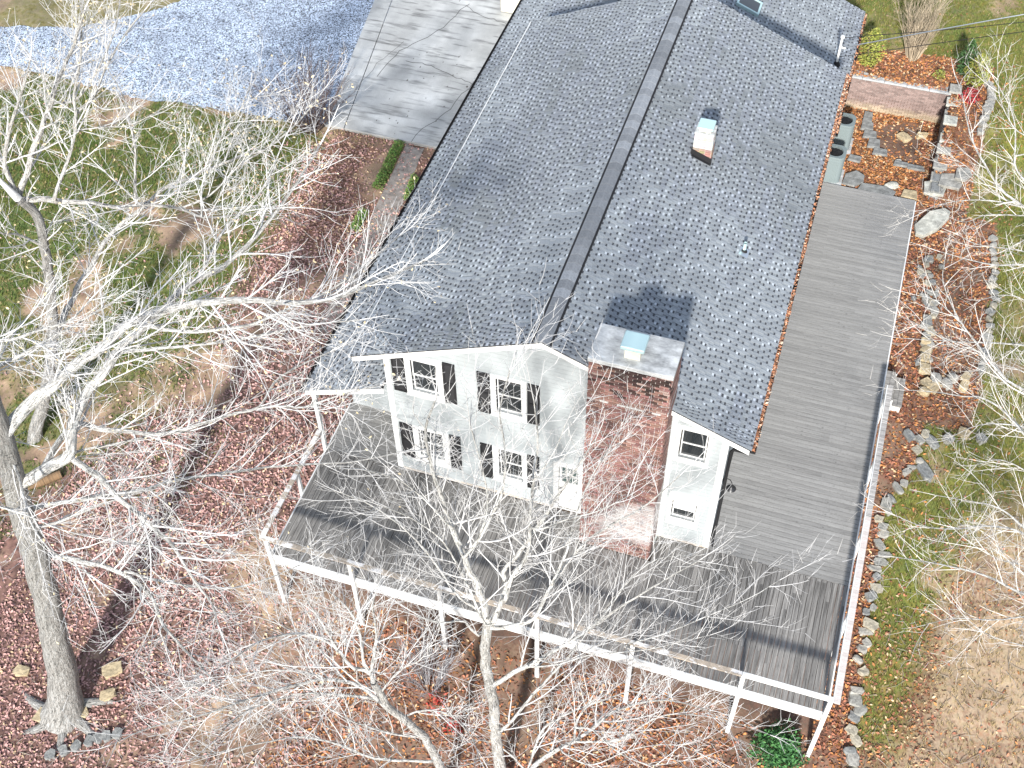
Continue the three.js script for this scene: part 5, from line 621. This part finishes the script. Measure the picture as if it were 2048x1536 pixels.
// ---------- shrubs ----------
function caneShrub(name, label, x, z, h, spread, n, col, r0) {
  const s = thing(name, label, 'shrub'), canes = new MB(), fine = new MB(), y = rough(x, z) - 0.05;
  for (let i = 0; i < n; i++) {
    const a = rr(0, 6.283), q = Math.sqrt(rnd()), d = V(Math.cos(a) * q * spread, 1, Math.sin(a) * q * spread).normalize(), p = V(x + Math.cos(a) * q * 0.22, y, z + Math.sin(a) * q * 0.22), L = h * rr(0.75, 1.15), pts = [p.clone()], rad = [r0], k = rr(0.7, 1.2), c = col.map(v => v * k);
    for (let j = 1; j <= 7; j++) { d.add(V(rr(-1, 1), rr(-0.3, 0.5), rr(-1, 1)).multiplyScalar(0.09)).normalize(); p.addScaledVector(d, L / 7); pts.push(p.clone()); rad.push(lerp(r0, r0 * 0.3, j / 7)); if (j > 1) for (let m = 0; m < 3; m++) { const e = d.clone().add(perp(d).multiplyScalar(rr(0.3, 0.7))).normalize(), b = p.clone(), tp = [b.clone()]; for (let w = 0; w < 3; w++) { e.add(V(rr(-1, 1), rr(-0.2, 1), rr(-1, 1)).multiplyScalar(0.12)).normalize(); b.addScaledVector(e, rr(0.06, 0.2)); tp.push(b.clone()); } fine.tube(tp, [0.006, 0.005, 0.004, 0.003], 3, c); } }
    canes.tube(pts, rad, 5, c);
  }
  mesh('canes', canes.geo(), M.twig, s, 'stuff'); mesh('twigs', fine.geo(), M.twig, s, 'stuff');
}
caneShrub('cane_shrub', 'tan leafless shrub with upright canes behind the brick wall', 11.45, -21.7, 2.3, 0.32, 70, [0.46, 0.38, 0.27], 0.016);
caneShrub('dark_shrub', 'dark leafless shrub fanning out between gravel drive and concrete pad', -8.9, -13.6, 2.6, 0.75, 75, [0.15, 0.11, 0.10], 0.014);
caneShrub('thin_shrub', 'grey leafless shrub growing against the front deck beam', 2.6, 4.9, 1.7, 0.45, 34, [0.34, 0.33, 0.34], 0.011);
function leafyPlant(name, label, x, z, rx, h, n, cols, size, cat = 'shrub') {
  const s = thing(name, label, cat), y = rough(x, z), st = new MB(); for (let i = 0; i < 9; i++) { const a = rr(0, 6.28); st.tube([V(x, y - 0.05, z), V(x + Math.cos(a) * rx * 0.3, y + h * 0.5, z + Math.sin(a) * rx * 0.3), V(x + Math.cos(a) * rx * 0.6, y + h * 0.9, z + Math.sin(a) * rx * 0.6)], [0.015, 0.01, 0.004], 4, [0.2, 0.16, 0.1]); } mesh('stems', st.geo(), M.twig, s);
  const im = new THREE.InstancedMesh(leafGeo(size), leafM, n), d = new THREE.Object3D(), c = new THREE.Color(); im.name = 'foliage'; im.userData.kind = 'stuff'; im.castShadow = im.receiveShadow = true;
  for (let i = 0; i < n; i++) { const a = rr(0, 6.283), t = rnd(), w = Math.sin(Math.PI * (0.15 + 0.8 * t)) * (0.7 + 0.5 * vn(a * 1.5 + 3, t * 4 + x)), r = Math.sqrt(rnd()) * rx * w; d.position.set(x + Math.cos(a) * r, y + t * h, z + Math.sin(a) * r); d.rotation.set(rr(-1.2, 0.6), rr(0, 6.28), rr(-0.5, 0.5)); d.scale.setScalar(rr(0.6, 1.3)); d.updateMatrix(); im.setMatrixAt(i, d.matrix); const q = pick(cols), k = rr(0.7, 1.25); im.setColorAt(i, c.setRGB(q[0] * k, q[1] * k, q[2] * k)); }
  s.add(im);
}
const YG = [[0.30, 0.32, 0.06], [0.22, 0.27, 0.05], [0.38, 0.36, 0.09]], DG = [[0.045, 0.10, 0.03], [0.06, 0.13, 0.035]];
leafyPlant('variegated_shrub', 'yellow green shrub against the house gutter behind the brick wall', 10.0, -20.9, 0.5, 1.5, 1300, YG, 0.05); leafyPlant('variegated_shrub', 'yellow green shrub at the end of the brick wall terrace', 13.75, -20.9, 0.5, 1.2, 1100, YG, 0.05); leafyPlant('evergreen_shrub', 'narrow dark evergreen beside the yellow green shrub on the terrace', 13.3, -21.3, 0.36, 1.4, 1100, DG, 0.05);
leafyPlant('dwarf_variegated_plant', 'small yellow plant among terrace leaves above the coping', 12.5, -20.85, 0.25, 0.3, 160, YG, 0.04, 'plant'); leafyPlant('red_shrub', 'small bright red leaved shrub right of the coping', 13.65, -19.9, 0.38, 0.5, 420, [[0.42, 0.03, 0.04], [0.32, 0.02, 0.03]], 0.045);
leafyPlant('holly_shrub', 'low green shrub at the front right corner post of the deck', 11.8, 4.0, 0.75, 0.75, 2200, [[0.05, 0.16, 0.04], [0.08, 0.22, 0.06], [0.04, 0.12, 0.04]], 0.05);
leafyPlant('seedling', 'red leaved seedling in the leaves before the front deck', 3.0, 5.3, 0.4, 0.35, 110, [[0.45, 0.04, 0.03], [0.5, 0.09, 0.06]], 0.045, 'plant'); leafyPlant('seedling', 'red leaved seedling nearest the slender pale trunk', 3.6, 5.8, 0.35, 0.3, 80, [[0.45, 0.04, 0.03]], 0.045, 'plant');
for (const [L, hx, l] of [[[[-5.5, -13.85], [-5.4, -12.6], [-5.4, -11.4]], 0.2, 'clipped green hedge strip on the outer side of the path'], [[[-5.42, -10.2], [-5.4, -9.3]], 0.17, 'short green hedge piece further down the path'], [[[-4.3, -12.3], [-4.2, -11.2]], 0.16, 'dark green edging plant between path and house']]) {
  const s = thing('hedge', l, 'hedge'), n = Math.round(900 * (L[L.length - 1][1] - L[0][1])), im = new THREE.InstancedMesh(leafGeo(0.035), leafM, n), d = new THREE.Object3D(), c = new THREE.Color(), st = new MB(); im.name = 'foliage'; im.userData.kind = 'stuff'; im.castShadow = true;
  for (let i = 0; i < n; i++) { const t = rnd(), z = lerp(L[0][1], L[L.length - 1][1], t), x = lerp(L[0][0], L[L.length - 1][0], t), a = rr(-1, 1), h = 0.3 * Math.sqrt(1 - a * a * 0.8) * (0.7 + 0.5 * vn(z * 4, x)); d.position.set(x + a * hx, rough(x, z) + rr(0, h), z); d.rotation.set(rr(-1, 0.6), rr(0, 6.28), 0); d.scale.setScalar(rr(0.6, 1.3)); d.updateMatrix(); im.setMatrixAt(i, d.matrix); const q = pick([[0.10, 0.22, 0.04], [0.16, 0.27, 0.05], [0.24, 0.28, 0.08]]), k = rr(0.7, 1.2); im.setColorAt(i, c.setRGB(q[0] * k, q[1] * k, q[2] * k)); }
  walk(L, 0.3, (x, z) => st.tube([V(x, rough(x, z) - 0.03, z), V(x, rough(x, z) + 0.2, z)], [0.012, 0.005], 4, [0.2, 0.15, 0.1])); mesh('stems', st.geo(), M.twig, s, 'stuff'); s.add(im);
}

// ---------- fallen leaves and grass ----------
function scatter(name, label, geo, mat, list, colFn, kindName) {
  const im = new THREE.InstancedMesh(geo, mat, list.length); im.name = name; im.castShadow = im.receiveShadow = true; im.userData = { kind: 'stuff', label, category: kindName }; const d = new THREE.Object3D(), c = new THREE.Color();
  list.forEach((q, i) => { d.position.set(q[0], q[1], q[2]); d.rotation.set(q[4], q[3], q[5]); d.scale.setScalar(q[6]); d.updateMatrix(); im.setMatrixAt(i, d.matrix); im.setColorAt(i, colFn(q, c)); }); scene.add(im); return im;
}
{
  const A = [], Bq = [], tufts = [];
  const onHouse = (x, z) => x > -2.2 && x < 8.9 && z < 0 && z > -25;
  const pad = (x, z) => z < -13.95 && x < -2.2 && x > lerp(-10.6, -8.6, (z + 28) / 14), grav = (x, z) => z < -13.8 && x < -8.3;
  const throwOver = (x0, x1, z0, z1, perM2, fn) => { const n = Math.round((x1 - x0) * (z1 - z0) * perM2); for (let i = 0; i < n; i++) fn(rr(x0, x1), rr(z0, z1)); };
  const lf = (x, z) => { if (onHouse(x, z)) return; if (x > DX0 && x < DX1 && z > 0 && z < DZ - 0.3 && rnd() < 0.85) return; if (x > 8.8 && x < DX1 && z > DB && z < 0.2) return; const q = zones(x, z); if (rnd() > q.leaf) return; let y = rough(x, z); if (pad(x, z) || grav(x, z)) { if (rnd() > 0.03) return; y += 0.07; } (rnd() < q.red ? A : Bq).push([x, y + rr(0.005, 0.05), z, rr(0, 6.28), rr(-0.7, 0.7), rr(-0.7, 0.7), rr(0.65, 1.35)]); };
  throwOver(12.5, 15.6, -22.5, 5.5, 420, lf); throwOver(9, 12.6, -22.5, -15.4, 420, lf); throwOver(-2.3, 12.6, 3.3, 9.5, 330, lf); throwOver(-10, -2.2, -14, 11, 300, lf); throwOver(-20, -10, -14, 6, 60, lf); throwOver(15.6, 20, -24, 5.5, 90, lf); throwOver(9, 20, -29, -22.5, 40, lf);
  const lg = leafGeo(0.048);
  scatter('leaf_litter', 'reddish brown fallen leaves over beds and soil', lg, leafM, A, (q, c) => { const k = q[0] < 0 ? rr(0.35, 1.5) : rr(0.28, 1.3), w = q[0] < 0 ? 1 : 0, p = rnd(); return p < 0.1 ? c.setRGB(0.50 * k, 0.36 * k, 0.22 * k) : w ? c.setRGB(0.44 * k, 0.255 * k, 0.225 * k) : c.setRGB(0.38 * k, 0.15 * k, 0.085 * k); }, 'leaves');
  scatter('oak_leaf_litter', 'orange and tan fallen leaves drifted by the deck and patio', lg, leafM, Bq, (q, c) => { const k = rr(0.35, 1.25), p = rnd(); return p < (q[2] > 0 && q[0] > 13.8 ? 0.55 : 0.2) ? c.setRGB(0.60 * k, 0.43 * k, 0.25 * k) : q[0] < -1 ? c.setRGB(0.46 * k, 0.30 * k, 0.215 * k) : c.setRGB(0.50 * k, 0.215 * k, 0.07 * k); }, 'leaves');
  // broken sticks lying about
  const sticks = new MB(); for (let i = 0; i < 900; i++) { const right = rnd() < 0.5, x = right ? rr(13.7, 20) : rr(-12, 12), z = right ? rr(-9, 5) : rr(x < -2 ? -4 : 4.2, 10), a = rr(0, 6.28), L = rr(0.15, 0.75), b = a + rr(-0.4, 0.4), x2 = x + Math.cos(a) * L * 0.5, z2 = z + Math.sin(a) * L * 0.5, x3 = x2 + Math.cos(b) * L * 0.5, z3 = z2 + Math.sin(b) * L * 0.5, k = rr(0.6, 1.1); sticks.tube([V(x, rough(x, z) + 0.03, z), V(x2, rough(x2, z2) + 0.04, z2), V(x3, rough(x3, z3) + 0.03, z3)], [0.008, 0.007, 0.003], 3, [0.42 * k, 0.37 * k, 0.31 * k]); }
  Object.assign(mesh('fallen_sticks', sticks.geo(), M.twig, scene, 'stuff').userData, { label: 'thin broken sticks lying on lawn and soil', category: 'sticks' });
  // leaves caught in the right hand gutters
  const gl = []; for (let i = 0; i < 3600; i++) { const back = rnd() < 0.24, z = back ? rr(ZR, ZB - 0.1) : rr(ZB, ZF - 0.05), x = back ? ER + 0.16 : ER + 0.075; if (vn(z * 1.3, 9) < 0.24 && rnd() < 0.7) continue; gl.push([x + rr(-0.055, 0.055), roofY(ER) - (back ? DR + 0.125 : 0.085) + rr(-0.02, 0.055), z, rr(0, 6.28), rr(-0.8, 0.8), rr(-0.8, 0.8), rr(0.7, 1.1)]); }
  scatter('gutter_leaves', 'orange brown leaves filling the gutter along the long eave', lg, leafM, gl, (q, c) => { const k = rr(0.5, 1.3); return rnd() < 0.25 ? c.setRGB(0.6 * k, 0.45 * k, 0.33 * k) : c.setRGB(0.42 * k, 0.19 * k, 0.10 * k); }, 'leaves');
  const bl = new MB(); for (let i = 0; i < 6; i++) { const a = rr(0, 6.28), l = rr(0.04, 0.085), e = rr(0.02, 0.05), w = 0.006, cx = Math.cos(a), s = Math.sin(a), x = rr(-0.02, 0.02), z = rr(-0.02, 0.02); bl.tri4([x - s * w, -0.01, z + cx * w], [x + s * w, -0.01, z - cx * w], [x + cx * e + s * w * 0.4, l, z + s * e - cx * w * 0.4], [x + cx * e - s * w * 0.4, l, z + s * e + cx * w * 0.4], [1, 1, 1]); }
  const gr = (x, z) => { if (onHouse(x, z) || pad(x, z) || grav(x, z)) return; if (x > DX0 && x < DX1 && z > DB && z < DZ) return; const q = zones(x, z); if (rnd() > Math.max(q.grass, q.dry * 0.5)) return; tufts.push([x, rough(x, z), z, rr(0, 6.28), 0, 0, rr(0.6, 1.3), q.dry > q.grass ? 1 : 0, q.n3]); };
  throwOver(13.2, 20, -29, 6, 220, gr); throwOver(9, 13.2, -29, -22, 220, gr); throwOver(-22, -6, -14, 5, 220, gr);
  scatter('grass', 'short green and straw coloured grass of the lawns', bl.geo(), new THREE.MeshStandardMaterial({ color: 0xffffff, roughness: 0.85, side: THREE.DoubleSide }), tufts, (q, c) => { const k = rr(0.7, 1.3); return q[7] || rnd() < 0.12 ? c.setRGB(0.38 * k, 0.29 * k, 0.15 * k) : q[0] < 0 ? c.setRGB(lerp(0.06, 0.14, q[8]) * k, lerp(0.12, 0.17, q[8]) * k, 0.025 * k) : c.setRGB(lerp(0.12, 0.22, q[8]) * k, lerp(0.18, 0.22, q[8]) * k, 0.045 * k); }, 'grass');
  console.log('leaves', A.length, Bq.length, 'grass', tufts.length);
}
renderer.render(scene, camera);
